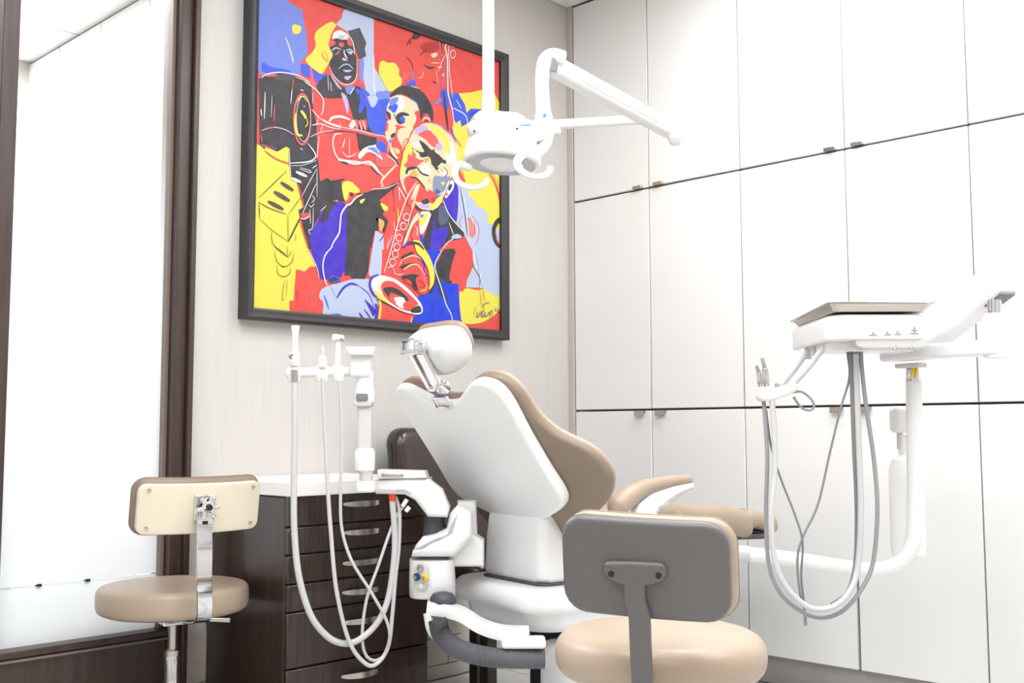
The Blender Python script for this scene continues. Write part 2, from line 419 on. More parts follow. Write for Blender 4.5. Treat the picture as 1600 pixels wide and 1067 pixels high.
PAINT = [
('P', 'lb', 0, [-17,2390,186,2459,232,2073,291,2056,358,2041,373,1964,394,1889,402,1799,403,1753,344,1669,345,1601,293,1571,50,1518,-1,1616]),
('P', 'l', 0, [746,2207,961,2208,965,1806,1011,1756,1099,1658,1135,1595,1001,1486,908,1578,838,1829,727,1997,634,2019,683,2081,690,2118]),
('P', 'lb', 1, [970,1622,1114,1668,1115,1606,1046,1554,956,1546]),
('P', 'lb', 1, [838,1829,882,1846,870,1656,840,1673]),
('S', 'w', 8, [964,1891,971,1631]),
('P', 'b', 1, [55,1619,118,1590,266,1610,293,1576,50,1529]),
('P', 'b', 1, [344,1675,411,1680,459,1657,521,1637,590,1666,474,1562,439,1595,359,1592]),
('P', 'R', 0, [403,1753,438,1669,453,1615,481,1541,454,1512,433,1564,425,1666]),
('P', 'y', 1, [280,1927,353,1930,347,1882,308,1860,281,1864]),
('S', 'w', 9, [230,1821,264,1751,305,1636]),
('P', 'lb', 1, [279,1652,317,1685,351,1659,346,1595,293,1582]),
('P', 'b', 1, [893,1568,983,1534,1058,1581,1135,1617,1089,1515,1067,1412,1068,1327,970,1320,903,1366,894,1472]),
('P', 'b', 1, [978,1563,1107,1611,1077,1512,1116,1472,1071,1328,973,1308]),
('P', 'b', 1, [804,1626,863,1633,945,1592,900,1573,923,1521,910,1392,857,1452,827,1541]),
('S', 'w', 9, [974,1672,983,1534]),
('P', 'l', 1, [908,1578,1012,1601,983,1522,946,1502]),
('P', 'y', 0, [22,1064,78,1058,179,1044,249,1091,269,1084,277,964,285,896,331,882,359,785,387,711,354,661,362,618,424,447,495,327,409,284,337,293,321,87,289,79,290,-20,10,-25]),
('P', 'k', 0, [45,1500,88,1538,183,1569,293,1576,379,1574,440,1549,444,1513,456,1377,485,1291,487,1154,488,1063,503,1004,271,963,269,1084,249,1091,179,1044,97,1073,47,1069,32,1494]),
('P', 'K', 1, [138,1550,280,1579,294,1542,152,1514]),
('P', 'k', 0, [276,1012,502,1053,518,907,579,941,607,925,733,964,691,931,728,797,630,793,528,698,456,552,457,440,431,436,375,619,347,683,387,711,359,796,331,870,291,897]),
('P', 'v', 1, [665,799,746,785,750,471,723,277,585,246,530,240,502,316,447,439,458,436,442,550,495,614,528,704]),
('P', 'k', 1, [548,712,602,778,665,799,596,696,583,649,515,622]),
('P', 'k', 0, [739,781,821,846,871,878,989,927,1079,947,1082,948,1143,994,1205,1023,1199,833,1176,750,1152,801,1143,952,1023,854,1106,819,1099,794,1054,763,1107,716,1070,621,994,718,1013,733,1022,639,985,628,956,496,951,518,931,339,903,286,780,274,727,288,742,509]),
('P', 'r', 1, [1023,854,1143,952,1160,803,1106,795,1054,757,1106,819]),
('P', 'l', 0, [992,635,1067,615,1066,615,1067,509,1052,508,1050,329,968,303,931,315,938,351]),
('P', 'y', 1, [691,925,769,955,864,895,820,870,756,877,756,831,721,796]),
('P', 'y', 1, [846,827,908,854,865,800]),
('P', 'y', 1, [1023,848,1106,819,1099,794,1069,780]),
('P', 'o', 1, [1016,734,1081,707,1040,623,1024,663]),
('S', 'w', 5, [955,921,1022,938,1097,956,1197,1012]),
('P', 'r', 0, [337,282,396,277,448,322,495,327,524,239,585,251,585,200,538,173,512,126,553,96,555,-17,290,-20,289,79,321,87]),
('S', 'dr', 10, [349,161,347,78]),
('S', 'dr', 5, [444,165,449,87]),
('P', 'r', 1, [695,274,751,297,794,284,738,255]),
('P', 'r', 1, [917,314,946,329,939,287]),
('P', 'l', 1, [585,206,703,240,801,276,903,283,939,293,1021,218,1045,114,1009,-18,548,-23,560,96,519,121,531,173]),
('P', 'db', 1, [591,275,674,283,703,246,640,225,592,229]),
('S', 'sb', 6, [598,258,639,280,689,256,626,233]),
('S', 'v', 17, [666,131,717,201,781,239,841,235]),
('S', 'v', 8, [838,236,925,192,963,142,985,97]),
('P', 'v', 1, [889,153,956,112,1008,76,979,20,941,82]),
('S', 'v', 18, [854,46,902,-3]),
('S', 'v', 13, [898,73,964,8]),
('S', 'sb', 16, [562,142,601,52]),
('P', 'sb', 1, [575,-4,602,15,691,33,734,-3,798,-16,561,-16]),
('S', 'sb', 5, [613,209,662,128]),
('P', 'r', 0, [1151,953,1205,1017,1276,924,1356,856,1393,825,1398,652,1447,555,1463,495,1488,374,1481,250,1384,216,1265,278,1134,325,1043,328,1057,448,1067,509,1066,615,1085,623,1115,718,1069,759,1106,795,1160,791]),
('P', 'l', 0, [1763,1117,1815,1099,1867,1076,2083,1058,2268,899,2324,661,2323,260,2220,265,2019,331,1860,316,1886,428,1939,479,1930,613,1921,612,1842,723,1746,800]),
('P', 'y', 0, [1761,1791,1920,1838,2038,1888,2167,1891,2214,1834,2318,1844,2315,899,2268,819,2202,800,2147,836,2087,847,2101,908,2055,948,1965,957,1956,998,1903,1016,1850,1131,1780,1242,1753,1399,1719,1522,1779,1665]),
('P', 'b', 0, [1701,1771,1779,1802,1849,1726,1867,1667,1911,1707,2033,1730,1947,1668,1893,1594,1814,1545,1801,1594,1753,1558,1718,1651]),
('P', 'B', 1, [1911,1674,2033,1730,1947,1668,1885,1642]),
('S', 'w', 9, [1727,1673,1849,1647,1885,1582]),
('S', 'l', 11, [1757,1745,1814,1685]),
('P', 'v', 1, [1720,1141,1784,1094,1781,894,1763,789,1695,843,1618,940,1669,1018]),
('P', 'w', 1, [1389,830,1527,863,1478,750,1434,669,1398,664]),
('P', 'y', 1, [1397,800,1494,839,1446,745,1397,714]),
('P', 'sb', 1, [1397,807,1445,814,1413,781]),
('P', 'k', 1, [1340,854,1388,873,1429,848,1519,856,1627,948,1703,845,1842,742,1842,700,1781,670,1670,649,1595,565,1431,545,1430,625,1478,737,1519,849,1380,829]),
('P', 'v', 1, [1519,712,1687,766,1661,661,1578,563,1487,552,1511,667]),
('P', 'gb', 1, [1577,889,1627,922,1686,855,1686,791,1586,746]),
('P', 'v', 1, [1527,782,1552,791,1561,736,1528,719]),
('P', 'B', 1, [1398,671,1434,651,1455,548,1414,551]),
('P', 'B', 1, [1447,555,1628,577,1554,468,1596,354,1646,340,1713,328,1782,341,1790,278,1799,152,1821,27,1322,-7,1330,54,1425,85,1401,157,1376,210,1481,237,1554,319,1529,471]),
('P', 'k', 1, [1628,583,1768,600,1713,473,1688,363,1730,342,1688,322,1612,355,1583,359,1554,449,1603,524]),
('P', 'k', 1, [1537,441,1596,354,1621,300,1676,192,1646,196,1596,235,1583,296,1554,319,1514,225,1481,243,1530,298]),
('P', 'v', 1, [1646,265,1680,224,1663,204]),
('P', 'r', 0, [1842,707,1921,617,1930,613,1939,485,1903,423,1851,335,1825,278,1790,323,1782,360,1696,364,1721,474,1768,594]),
('P', 'y', 1, [1790,284,1825,278,1860,316,1992,303,2037,327,2220,271,2248,346,2323,367,2294,231,2173,130,2037,61,1904,39,1817,46,1799,152]),
('S', 'w', 9, [1627,948,1695,843,1842,736]),
('S', 'w', 7, [1686,791,1738,696]),
('S', 'w', 7, [1620,580,1687,645,1781,702]),
('P', 'l', 1, [1695,678,1772,720,1833,696,1764,674]),
('S', 'w', 10, [1620,576,1554,474,1554,412,1596,323,1638,226,1663,166,1714,95,1723,33]),
('S', 'w', 11, [1939,614,1947,538,1992,465,2019,403,2019,325]),
('S', 'k', 8, [1930,529,1948,473,2005,408,2005,337]),
('S', 'gb', 5, [1974,580,1992,465,2037,314]),
('S', 'k', 41, [2306,911,2212,878,2160,804,2170,726,2211,685,2305,650]),
('S', 'r', 13, [2179,774,2202,710,2277,670]),
('S', 'r', 21, [2101,1247,2175,1166,2221,1060,2240,935]),
('S', 'k', 4, [2138,1246,2212,1159,2259,1059]),
('P', 'r', 1, [1868,855,1912,855,1956,803,1961,738,1930,702,1894,717,1877,779]),
('S', 'w', 6, [1877,850,1890,781,1893,704]),
('S', 'w', 6, [1899,853,1912,784,1915,706]),
('S', 'w', 6, [1921,856,1934,787,1937,709]),
('S', 'r', 6, [1824,865,1794,806,1815,771]),
('S', 'r', 6, [1921,876,1988,814,1997,730,1956,647]),
('S', 'k', 9, [1797,1090,1850,872,1877,714]),
('S', 'w', 6, [1815,1093,1863,906,1894,717]),
('S', 'k', 5, [1815,1216,1854,1125]),
('P', 'y', 1, [599,2033,641,2015,613,1978,586,1923,573,1843,616,1802,582,1740,548,1679,521,1637,459,1657,411,1680,377,1706,450,1782,470,1828,455,1882,468,1926,543,1994]),
('P', 'k', 1, [474,1560,576,1666,675,1601,732,1591,804,1632,855,1626,834,1531,901,1522,910,1380,955,1329,1000,1296,986,1245,897,1216,839,1163,823,1284,770,1445,740,1528,544,1478,495,1513]),
('P', 'K', 0, [734,1999,836,2051,896,1958,882,1912,897,1862,838,1823,816,1859,779,1921]),
('P', 'k', 1, [575,1738,616,1796,580,1845,600,1898,642,1921,685,1920,721,1936,786,1899,794,1853,816,1823,825,1705,768,1632,689,1619,618,1655]),
('P', 'w', 1, [614,1960,670,1993,727,1979,757,1945,685,1926,642,1927,597,1903]),
('P', 'l', 1, [642,1944,728,1967,685,1923]),
('P', 'R', 1, [573,1884,622,1903,636,1883,573,1838]),
('P', 'R', 1, [664,1903,707,1908,693,1869,657,1877]),
('P', 'R', 1, [728,1944,749,1961,779,1903,736,1898]),
('P', 'R', 1, [704,1848,730,1813,708,1801]),
('P', 'R', 1, [616,1796,672,1851,658,1818]),
('S', 'w', 9, [704,1860,708,1831,733,1802]),
('P', 'l', 1, [687,1796,708,1801,744,1793,694,1777]),
('S', 'l', 9, [601,1827,636,1854,679,1853]),
('S', 'l', 9, [722,1859,758,1874,794,1853]),
('P', 'l', 1, [722,1853,779,1867,765,1834]),
('P', 'l', 1, [684,1712,788,1735,731,1703]),
('S', 'l', 7, [659,1712,702,1752,745,1763,788,1738]),
('P', 'li', 1, [696,1668,782,1695,732,1644]),
('S', 'w', 6, [582,1705,625,1651,696,1615,768,1635,811,1690,816,1823]),
('S', 'w', 7, [727,1985,779,1933,794,1853]),
('S', 'r', 8, [826,1669,819,1644]),
('S', 'o', 8, [518,1806,526,1761,568,1736]),
('S', 'r', 5, [532,1809,560,1787,568,1748,533,1763,525,1796]),
('P', 'li', 1, [583,1673,625,1631,697,1571,661,1575,604,1632]),
('P', 'li', 1, [676,1560,733,1538,752,1453,735,1402,705,1490]),
('P', 'lb', 1, [711,1598,804,1632,761,1562,733,1550]),
('S', 'w', 5, [569,1647,578,1543]),
('S', 'w', 5, [594,1606,602,1543]),
('S', 'w', 7, [797,1618,758,1555]),
('P', 'b', 1, [797,1612,856,1608,827,1559]),
('P', 'b', 1, [849,1546,901,1534,865,1454,828,1434]),
('P', 'dr', 1, [1389,2070,1471,2117,1571,2144,1589,2090,1505,2043,1422,2034]),
('P', 'k', 1, [1308,2099,1340,2165,1413,2197,1389,2121,1324,2097]),
('S', 'k', 10, [1264,2034,1304,2098]),
('S', 'k', 7, [1300,2091,1304,2054]),
('S', 'k', 7, [1413,2194,1554,2204,1605,2140,1614,2077]),
('S', 'w', 6, [1504,2197,1571,2183,1593,2136]),
('P', 's', 1, [1492,2027,1555,2062,1572,2040,1522,2005]),
('P', 'k', 1, [1423,1942,1472,1929,1547,1944,1505,1918,1464,1914]),
('P', 'k', 1, [1510,1836,1556,1830,1556,1814,1531,1824]),
('S', 's', 7, [1505,1966,1589,1987]),
('P', 's', 1, [1555,1952,1623,1966,1589,1945]),
('S', 'k', 7, [1398,1996,1414,2019,1455,2043]),
('S', 'k', 7, [1265,1949,1309,1923,1334,1872]),
('S', 's', 6, [1423,1881,1415,1841,1382,1821]),
('S', 'lb', 7, [1597,2060,1631,1991,1623,1898,1607,1791]),
('S', 's', 6, [1547,1925,1573,1834]),
('P', 'li', 1, [1606,1907,1640,1922,1623,1879]),
('P', 'lb', 1, [1294,1850,1326,1839,1342,1792,1310,1816]),
('P', 'y', 1, [1013,1854,1058,1872,1082,1859,1151,1883,1198,1845,1191,1794,1222,1783,1223,1739,1153,1667,1091,1653,1044,1721,1006,1755]),
('P', 'b', 1, [1239,1743,1342,1805,1363,1759,1310,1747]),
('P', 'R', 1, [1230,1834,1286,1817,1262,1773,1215,1781]),
('P', 'b', 1, [1590,1778,1658,1813,1692,1652,1624,1634]),
('S', 'lb', 25, [1544,1665,1607,1717]),
('S', 'k', 21, [1628,1774,1650,1637,1676,1487]),
('S', 'b', 19, [1692,1788,1710,1682,1727,1634]),
('S', 'b', 10, [1701,1518,1727,1472,1758,1407]),
('S', 'dr', 8, [1745,1450,1814,1385]),
('S', 'w', 12, [1699,2191,1648,2138,1648,2099,1665,2038,1671,1806,1684,1741,1718,1651,1736,1525]),
('S', 'w', 7, [1695,2177,1674,2106,1683,2030,1687,1946,1709,1815,1722,1750]),
('S', 'w', 7, [1747,2095,1745,2082,1738,2070,1727,2061,1716,2058,1705,2061,1698,2070,1695,2082,1698,2095,1705,2107,1716,2116,1727,2119,1738,2116,1745,2107,1747,2095]),
('S', 'w', 6, [1730,2147,1724,2146,1719,2147,1715,2149,1711,2153,1709,2158,1708,2164,1709,2170,1711,2176,1714,2182,1719,2186,1724,2190,1730,2192,1735,2193,1741,2192]),
('S', 'w', 5, [1572,1918,1623,2028,1657,2075]),
('P', 's', 1, [1115,1612,1192,1658,1287,1651,1376,1621,1409,1496,1313,1414,1289,1347,1234,1250,1188,1167,1118,1215,1110,1275,1067,1339,1074,1414,1116,1472,1073,1511]),
('P', 'w', 1, [1115,1606,1192,1642,1255,1638,1232,1546,1185,1523,1100,1523]),
('P', 'b', 1, [1130,1585,1185,1579,1185,1554,1154,1504,1108,1525,1092,1534]),
('P', 'lb', 1, [1099,1584,1153,1627,1200,1632,1169,1582,1115,1551]),
('P', 'r', 1, [1336,1556,1396,1588,1413,1497,1313,1414,1368,1513]),
('P', 'r', 1, [1159,1431,1273,1427,1217,1413,1182,1387,1179,1337,1234,1268,1212,1165,1157,1223,1117,1282,1163,1359,1171,1409]),
('P', 's', 1, [1133,1255,1203,1256,1203,1219,1172,1219]),
('P', 'o', 1, [1141,1244,1164,1255,1180,1227]),
('P', 'r', 1, [1074,1414,1101,1432,1094,1369,1067,1352]),
('P', 'r', 1, [1070,1486,1116,1478,1108,1445,1078,1451]),
('P', 'b', 1, [1139,1513,1170,1483,1162,1463]),
('P', 'k', 1, [1077,1512,1123,1498,1120,1442,1093,1467]),
('P', 'k', 1, [1170,1501,1224,1535,1296,1532,1288,1514,1232,1509,1197,1464,1268,1470,1202,1431,1166,1458]),
('P', 'b', 1, [1201,1490,1240,1504,1260,1484,1233,1454,1201,1465]),
('P', 'k', 1, [1117,1343,1159,1370,1163,1346,1125,1314]),
('P', 'lb', 1, [1094,1296,1133,1322,1125,1284,1102,1273]),
('P', 'k', 1, [1099,1615,1168,1699,1254,1738,1367,1745,1457,1709,1528,1616,1524,1520,1482,1518,1474,1573,1433,1571,1409,1509,1392,1537,1396,1594,1343,1639,1271,1666,1200,1663,1115,1619]),
('S', 'lb', 11, [1295,1647,1359,1630,1384,1585]),
('S', 'l', 7, [1310,1741,1383,1745]),
('P', 'r', 1, [1429,1513,1437,1571,1482,1568,1507,1517,1458,1513]),
('S', 'w', 9, [1417,1504,1441,1534,1482,1537,1499,1515]),
('S', 'k', 10, [1441,1515,1474,1519]),
('P', 'k', 1, [1103,1225,1188,1167,1204,1129,1157,1155,1111,1196]),
('P', 'R', 1, [981,1214,1087,1203,1157,1162,1196,1128,983,1076]),
('S', 'w', 7, [1088,1191,1149,1166,1188,1130]),
('P', 'w', 1, [824,1142,897,1216,1008,1252,1069,1236,1077,1214,1001,1211,1062,1138,971,1182,912,1183,861,1128,847,1114]),
('P', 'lb', 1, [897,1204,986,1233,1032,1163,971,1194]),
('P', 'b', 1, [988,1275,1064,1284,1091,1222,1057,1198,989,1221]),
('S', 'R', 29, [581,1323,693,1305,837,1311,1061,1308]),
('S', 'R', 16, [1003,1311,1064,1305,1095,1272,1087,1216]),
('S', 'w', 5, [995,1319,1064,1320,1102,1279,1095,1217]),
('S', 'w', 14, [525,1329,595,1314,686,1310]),
('S', 'w', 7, [443,1380,484,1349,532,1324]),
('S', 'w', 6, [444,1274,519,1298,588,1290,686,1293]),
('S', 'w', 5, [498,1340,485,1297,458,1274]),
('S', 'w', 5, [533,1301,513,1245]),
('S', 'w', 17, [584,1329,615,1362,685,1383,764,1376]),
('S', 'w', 5, [693,1311,837,1317,1008,1315]),
('S', 'li', 8, [432,1192,520,1241,623,1271]),
('S', 'k', 5, [554,1245,693,1285,837,1299]),
('S', 'w', 11, [687,1263,634,1247,617,1179,646,1103,696,1083,840,1095,950,1091]),
('S', 'w', 6, [695,1142,731,1116,774,1124,817,1153]),
('S', 'w', 8, [719,1234,695,1165]),
('S', 'w', 4, [755,1253,756,1112]),
('S', 'w', 5, [675,1348,677,1314]),
('P', 'w', 1, [743,1327,785,1389,814,1372,786,1318]),
('P', 'R', 1, [796,1380,825,1398,837,1341,819,1307]),
('S', 'w', 7, [796,1380,811,1341,820,1314]),
('P', 'R', 1, [836,1388,865,1406,877,1349,859,1315]),
('S', 'w', 7, [836,1388,851,1350,860,1322]),
('P', 'R', 1, [869,1395,898,1413,910,1356,892,1322]),
('S', 'w', 7, [869,1395,884,1356,893,1328]),
('S', 'w', 13, [661,1077,803,1076,920,1109,988,1070,1056,1034]),
('S', 'k', 13, [689,1070,753,1067]),
('S', 'w', 17, [913,1117,972,1098,1018,1052]),
('S', 'k', 8, [943,1080,988,1052,1018,1034]),
('S', 'w', 8, [1056,1034,1034,982,1049,948]),
('S', 's', 15, [1036,995,1089,1052,1173,1134]),
('S', 'w', 6, [998,1054,1051,1033,1044,990,1067,951]),
('S', 'R', 15, [434,1312,428,1237,411,1174,384,1136,355,1130,328,1157,309,1212,301,1284,306,1359,324,1422,350,1461,379,1467,406,1441,426,1385,434,1312]),
('S', 'w', 4, [434,1315,430,1247,415,1191,392,1157,367,1152,343,1176,327,1226,320,1291,325,1358,339,1415,362,1450,387,1455,411,1431,428,1381,434,1315]),
('S', 'y', 16, [317,1330,312,1255,329,1191,372,1188]),
('S', 'y', 22, [353,1352,376,1337,397,1307]),
('S', 'y', 7, [404,1309,409,1276,391,1249]),
('S', 'y', 6, [322,1405,361,1453,408,1424]),
('S', 'w', 8, [51,1501,88,1535,183,1571,280,1585,352,1582,426,1560]),
('S', 'R', 17, [82,1523,164,1548]),
('S', 'w', 9, [380,1555,468,1524,530,1474,532,1405,518,1356]),
('S', 'w', 5, [306,1571,400,1560,454,1521]),
('S', 'li', 8, [57,1159,145,1198,234,1200,303,1180]),
('S', 'R', 11, [95,1180,151,1200]),
('S', 'w', 9, [413,1143,454,1108,478,1066,422,1022,277,985]),
('S', 'l', 5, [277,968,382,992,489,1046]),
('S', 'w', 8, [79,1417,76,1239]),
('S', 'w', 8, [50,1300,56,1252]),
('S', 'R', 7, [293,1568,285,1481]),
('S', 'w', 7, [283,1481,275,1383]),
('S', 'R', 8, [153,1350,147,1238]),
('S', 'w', 4, [131,1407,128,1261]),
('S', 'w', 7, [347,1493,374,1493]),
('S', 'w', 6, [354,1100,374,1092]),
('S', 'w', 6, [375,1391,386,1385]),
('S', 'w', 5, [444,1495,449,1422]),
('S', 'w', 6, [503,1215,488,1063]),
('P', 'gb', 1, [40,1073,85,1038,91,1061,53,1070]),
('P', 'gb', 1, [103,1080,173,1065,179,1047,128,1062]),
('S', 'r', 9, [52,1130,62,1083]),
('S', 'r', 9, [85,1032,161,997,271,978]),
('S', 'o', 6, [193,994,270,986]),
('S', 'w', 5, [269,1084,276,968,285,896]),
('S', 'm', 27, [208,846,306,809]),
('S', 'm', 30, [158,777,278,735]),
('S', 'm', 27, [115,707,232,672]),
('S', 'w', 21, [322,936,410,920]),
('S', 'w', 21, [285,888,365,873]),
('S', 'w', 5, [356,970,436,962,429,949,349,961]),
('S', 'w', 6, [449,981,489,1011]),
('S', 'k', 5, [252,930,47,720]),
('S', 'k', 5, [48,690,136,662,257,644]),
('S', 'k', 5, [48,693,55,585]),
('S', 'ol', 4, [56,586,145,527,273,467]),
('S', 'ol', 5, [267,638,270,467]),
('S', 'ol', 5, [270,644,372,782]),
('S', 'w', 5, [372,782,483,981]),
('S', 'k', 10, [273,467,317,550,365,640]),
('S', 'w', 6, [368,646,484,885]),
('S', 'w', 5, [489,994,492,795]),
('S', 'ol', 5, [145,516,152,446,191,407]),
('S', 'ol', 4, [327,524,330,474]),
('S', 'w', 5, [452,800,472,775,446,748]),
('S', 'w', 5, [426,734,446,720,469,746]),
('S', 'w', 5, [435,701,443,606]),
('S', 'w', 5, [463,717,459,586,429,560,443,533]),
('P', 'r', 1, [354,667,447,680,421,643,375,636]),
('S', 'w', 7, [361,634,394,633,434,656]),
('S', 'r', 10, [341,855,372,771,387,705]),
('S', 'r', 10, [362,618,389,543,427,447]),
('S', 'w', 5, [420,441,495,327,517,250]),
('S', 'w', 12, [871,872,814,839,771,792,736,772,694,711,684,640,675,575,634,512,607,458]),
('S', 'w', 10, [623,478,562,408,546,326,564,244,582,206]),
('S', 'w', 5, [521,705,568,747]),
('S', 'w', 4, [637,795,665,796]),
('S', 'k', 7, [820,870,864,877]),
('S', 'k', 19, [770,868,792,848]),
('S', 'k', 8, [168,422,271,365]),
('S', 'ol', 5, [168,394,189,326,246,299,304,339,316,390]),
('S', 'k', 6, [227,297,253,300]),
('S', 'ol', 5, [189,299,196,250,241,233,286,260,291,299]),
('S', 'ol', 4, [263,433,267,373]),
('S', 'ol', 3, [267,214,263,104]),
('S', 'ol', 4, [248,212,231,90,253,89]),
('S', 'ol', 4, [299,405,271,363]),
('P', 's', 1, [1212,1130,1235,1237,1289,1347,1336,1425,1409,1483,1491,1510,1591,1502,1693,1465,1762,1401,1784,1276,1720,1148,1669,1037,1610,939,1519,852,1396,847,1356,881,1276,930,1229,978,1201,1053]),
('P', 'w', 1, [1659,1407,1728,1394,1762,1272,1711,1219,1643,1250]),
('P', 'y', 1, [1454,1480,1574,1502,1676,1423,1702,1306,1642,1314,1591,1394,1549,1436]),
('P', 's', 1, [1558,1425,1634,1402,1642,1314,1592,1336]),
('P', 'li', 1, [1337,1412,1377,1464,1442,1484,1491,1444,1426,1405,1345,1389]),
('P', 'R', 1, [1361,1392,1475,1459,1558,1412,1587,1367,1550,1328,1508,1333,1442,1377]),
('P', 'li', 1, [1541,1358,1608,1378,1617,1328,1558,1311]),
('P', 'y', 1, [1235,1206,1266,1286,1313,1339,1306,1251,1259,1143,1212,1135]),
('P', 'li', 1, [1220,1056,1260,1026,1276,979,1236,985]),
('P', 'R', 1, [1282,1246,1330,1218,1378,1164,1267,1140]),
('P', 'y', 1, [1208,1140,1251,1184,1236,1071,1213,1036]),
('P', 'w', 1, [1313,1314,1393,1355,1410,1308,1345,1302]),
('P', 'k', 1, [1377,1361,1442,1345,1508,1301,1541,1327,1533,1300,1592,1279,1668,1223,1609,1237,1575,1195,1509,1183,1492,1260,1402,1225,1378,1270,1443,1276,1410,1314]),
('S', 'k', 11, [1313,1283,1370,1269,1427,1254]),
('P', 'R', 1, [1313,1277,1362,1255,1346,1221,1411,1208,1484,1253,1411,1195,1370,1159,1330,1156]),
('P', 'y', 1, [1329,1286,1370,1263,1362,1242,1330,1255]),
('P', 'o', 1, [1443,1226,1492,1254,1484,1215,1435,1193]),
('P', 'R', 1, [1298,1193,1411,1207,1362,1155,1283,1122,1235,1145]),
('P', 'w', 1, [1395,1173,1492,1203,1509,1118,1444,1101]),
('P', 'y', 1, [1468,1180,1501,1192,1509,1156]),
('P', 'k', 1, [1509,1238,1643,1262,1660,1227,1592,1228,1559,1190,1643,1128,1559,1158,1525,1184]),
('P', 'g', 1, [1522,1120,1609,1123,1711,1146,1660,1048,1610,989,1543,928,1518,981]),
('P', 'w', 1, [1550,1176,1677,1173,1660,1138,1609,1135]),
('P', 'gb', 1, [1543,1029,1610,1008,1543,935]),
('P', 'y', 1, [1593,1082,1643,1090,1626,1055]),
('S', 'k', 7, [1626,1202,1668,1165,1635,1121]),
('P', 'o', 1, [1575,1193,1634,1165,1609,1154]),
('P', 'r', 1, [1236,1040,1291,1081,1339,1083,1412,1033,1444,1007,1518,1000,1560,975,1535,902,1445,913,1372,890,1276,924]),
('P', 'o', 1, [1291,1087,1346,1140,1387,1085,1331,1069]),
('P', 's', 1, [1411,1089,1509,1099,1510,1017,1452,1033]),
('P', 'o', 1, [1468,1080,1493,1090,1510,1043]),
('S', 'k', 22, [1263,1082,1283,1122,1362,1149]),
('S', 'k', 14, [1362,1155,1411,1114,1485,1108]),
('S', 'k', 13, [1303,1067,1363,1068,1428,1023,1485,976]),
('P', 'k', 1, [1400,906,1469,942,1494,908,1429,883]),
('P', 'li', 1, [1372,883,1494,896,1486,863,1388,855]),
('P', 'y', 1, [1478,874,1560,937,1631,974,1577,889,1519,856]),
('S', 's', 11, [1444,1013,1477,987]),
('P', 'dr', 1, [1494,940,1551,967,1535,908]),
('P', 'w', 1, [1669,1101,1728,1120,1737,1061,1669,980,1644,960,1635,1000]),
('P', 'k', 1, [1681,1077,1720,1084,1694,1028,1669,1031]),
('P', 'r', 1, [1652,1012,1677,1006,1644,972]),
('S', 'w', 6, [1560,975,1643,1020,1686,1072]),
('S', 'r', 6, [1227,1174,1234,1250,1289,1347,1336,1425,1409,1483]),
('S', 'r', 6, [1219,1234,1242,1313,1265,1342,1289,1334,1258,1291,1250,1252]),
('S', 'li', 10, [1491,1507,1591,1502,1693,1459,1753,1406]),
('S', 'db', 6, [1608,1499,1684,1463]),
('S', 'k', 6, [1711,1140,1669,1050,1618,953]),
('S', 'w', 7, [1511,851,1610,932]),
('P', 'R', 1, [1359,1046,1407,1035,1380,978,1340,854,1269,862,1300,946]),
('P', 's', 1, [1355,1023,1395,1030,1340,916,1304,898]),
('P', 'o', 1, [1364,963,1348,880,1324,827,1308,849]),
('P', 's', 1, [1380,829,1389,787,1317,703,1271,587,1240,534,1263,634,1317,752]),
('P', 'R', 1, [1349,707,1397,695,1390,626,1318,611,1318,666]),
('S', 'w', 9, [1363,1043,1284,931,1207,761,1128,516,1065,342]),
('S', 'w', 7, [1395,1030,1317,826,1263,634,1236,534]),
('S', 'k', 6, [1332,834,1278,679,1247,596]),
('S', 'w', 7, [1298,774,1295,762,1287,752,1276,746,1263,744,1252,747,1244,755,1241,766,1244,777,1252,787,1263,794,1276,796,1287,792,1295,785,1298,774]),
('S', 'w', 7, [1267,702,1264,691,1256,681,1245,674,1233,673,1221,676,1213,684,1211,694,1213,706,1221,716,1232,722,1245,724,1256,721,1264,713,1267,702]),
('S', 'w', 7, [1228,612,1226,600,1218,590,1207,584,1194,583,1183,586,1175,594,1173,605,1175,616,1183,626,1194,632,1206,634,1218,630,1226,622,1228,612]),
('S', 'w', 7, [1209,546,1207,534,1199,525,1188,518,1176,517,1164,520,1157,528,1154,539,1157,550,1164,560,1175,566,1188,568,1199,564,1207,556,1209,546]),
('S', 'w', 7, [1194,491,1192,480,1184,470,1173,464,1161,463,1150,466,1142,474,1139,485,1142,496,1149,506,1160,512,1173,514,1184,510,1192,502,1194,491]),
('S', 'w', 7, [1169,430,1167,419,1159,409,1148,403,1136,402,1125,405,1117,413,1114,424,1117,435,1124,445,1135,451,1148,452,1159,449,1167,441,1169,430]),
('S', 'w', 10, [1194,978,1265,885]),
('S', 'w', 7, [1194,972,1206,883]),
('S', 'y', 10, [1189,825,1190,746,1188,710]),
('S', 'w', 5, [1153,729,1161,664,1215,665]),
('S', 'w', 6, [1341,743,1381,773]),
('S', 'w', 6, [1349,720,1373,692,1366,648]),
('S', 'w', 5, [1139,618,1094,517]),
('S', 'w', 4, [1108,596,1086,516]),
('S', 'w', 5, [1095,381,1141,392,1164,341]),
('S', 'w', 5, [1164,347,1226,347,1257,392]),
('S', 'k', 7, [1066,615,1025,562]),
('P', 'y', 1, [1326,612,1398,618,1447,555,1496,505,1541,411,1538,317,1481,250,1497,325,1480,416,1423,490,1366,521,1342,589]),
('P', 'r', 1, [1240,494,1343,506,1431,442,1472,372,1481,280,1449,222,1384,229,1320,284,1242,300]),
('S', 'k', 20, [1240,540,1287,583,1382,588,1435,552]),
('S', 'v', 12, [1224,538,1310,598]),
('P', 'k', 1, [1213,472,1319,527,1350,519,1240,460]),
('P', 'k', 1, [1206,402,1264,430,1343,451,1375,439,1304,419,1241,396]),
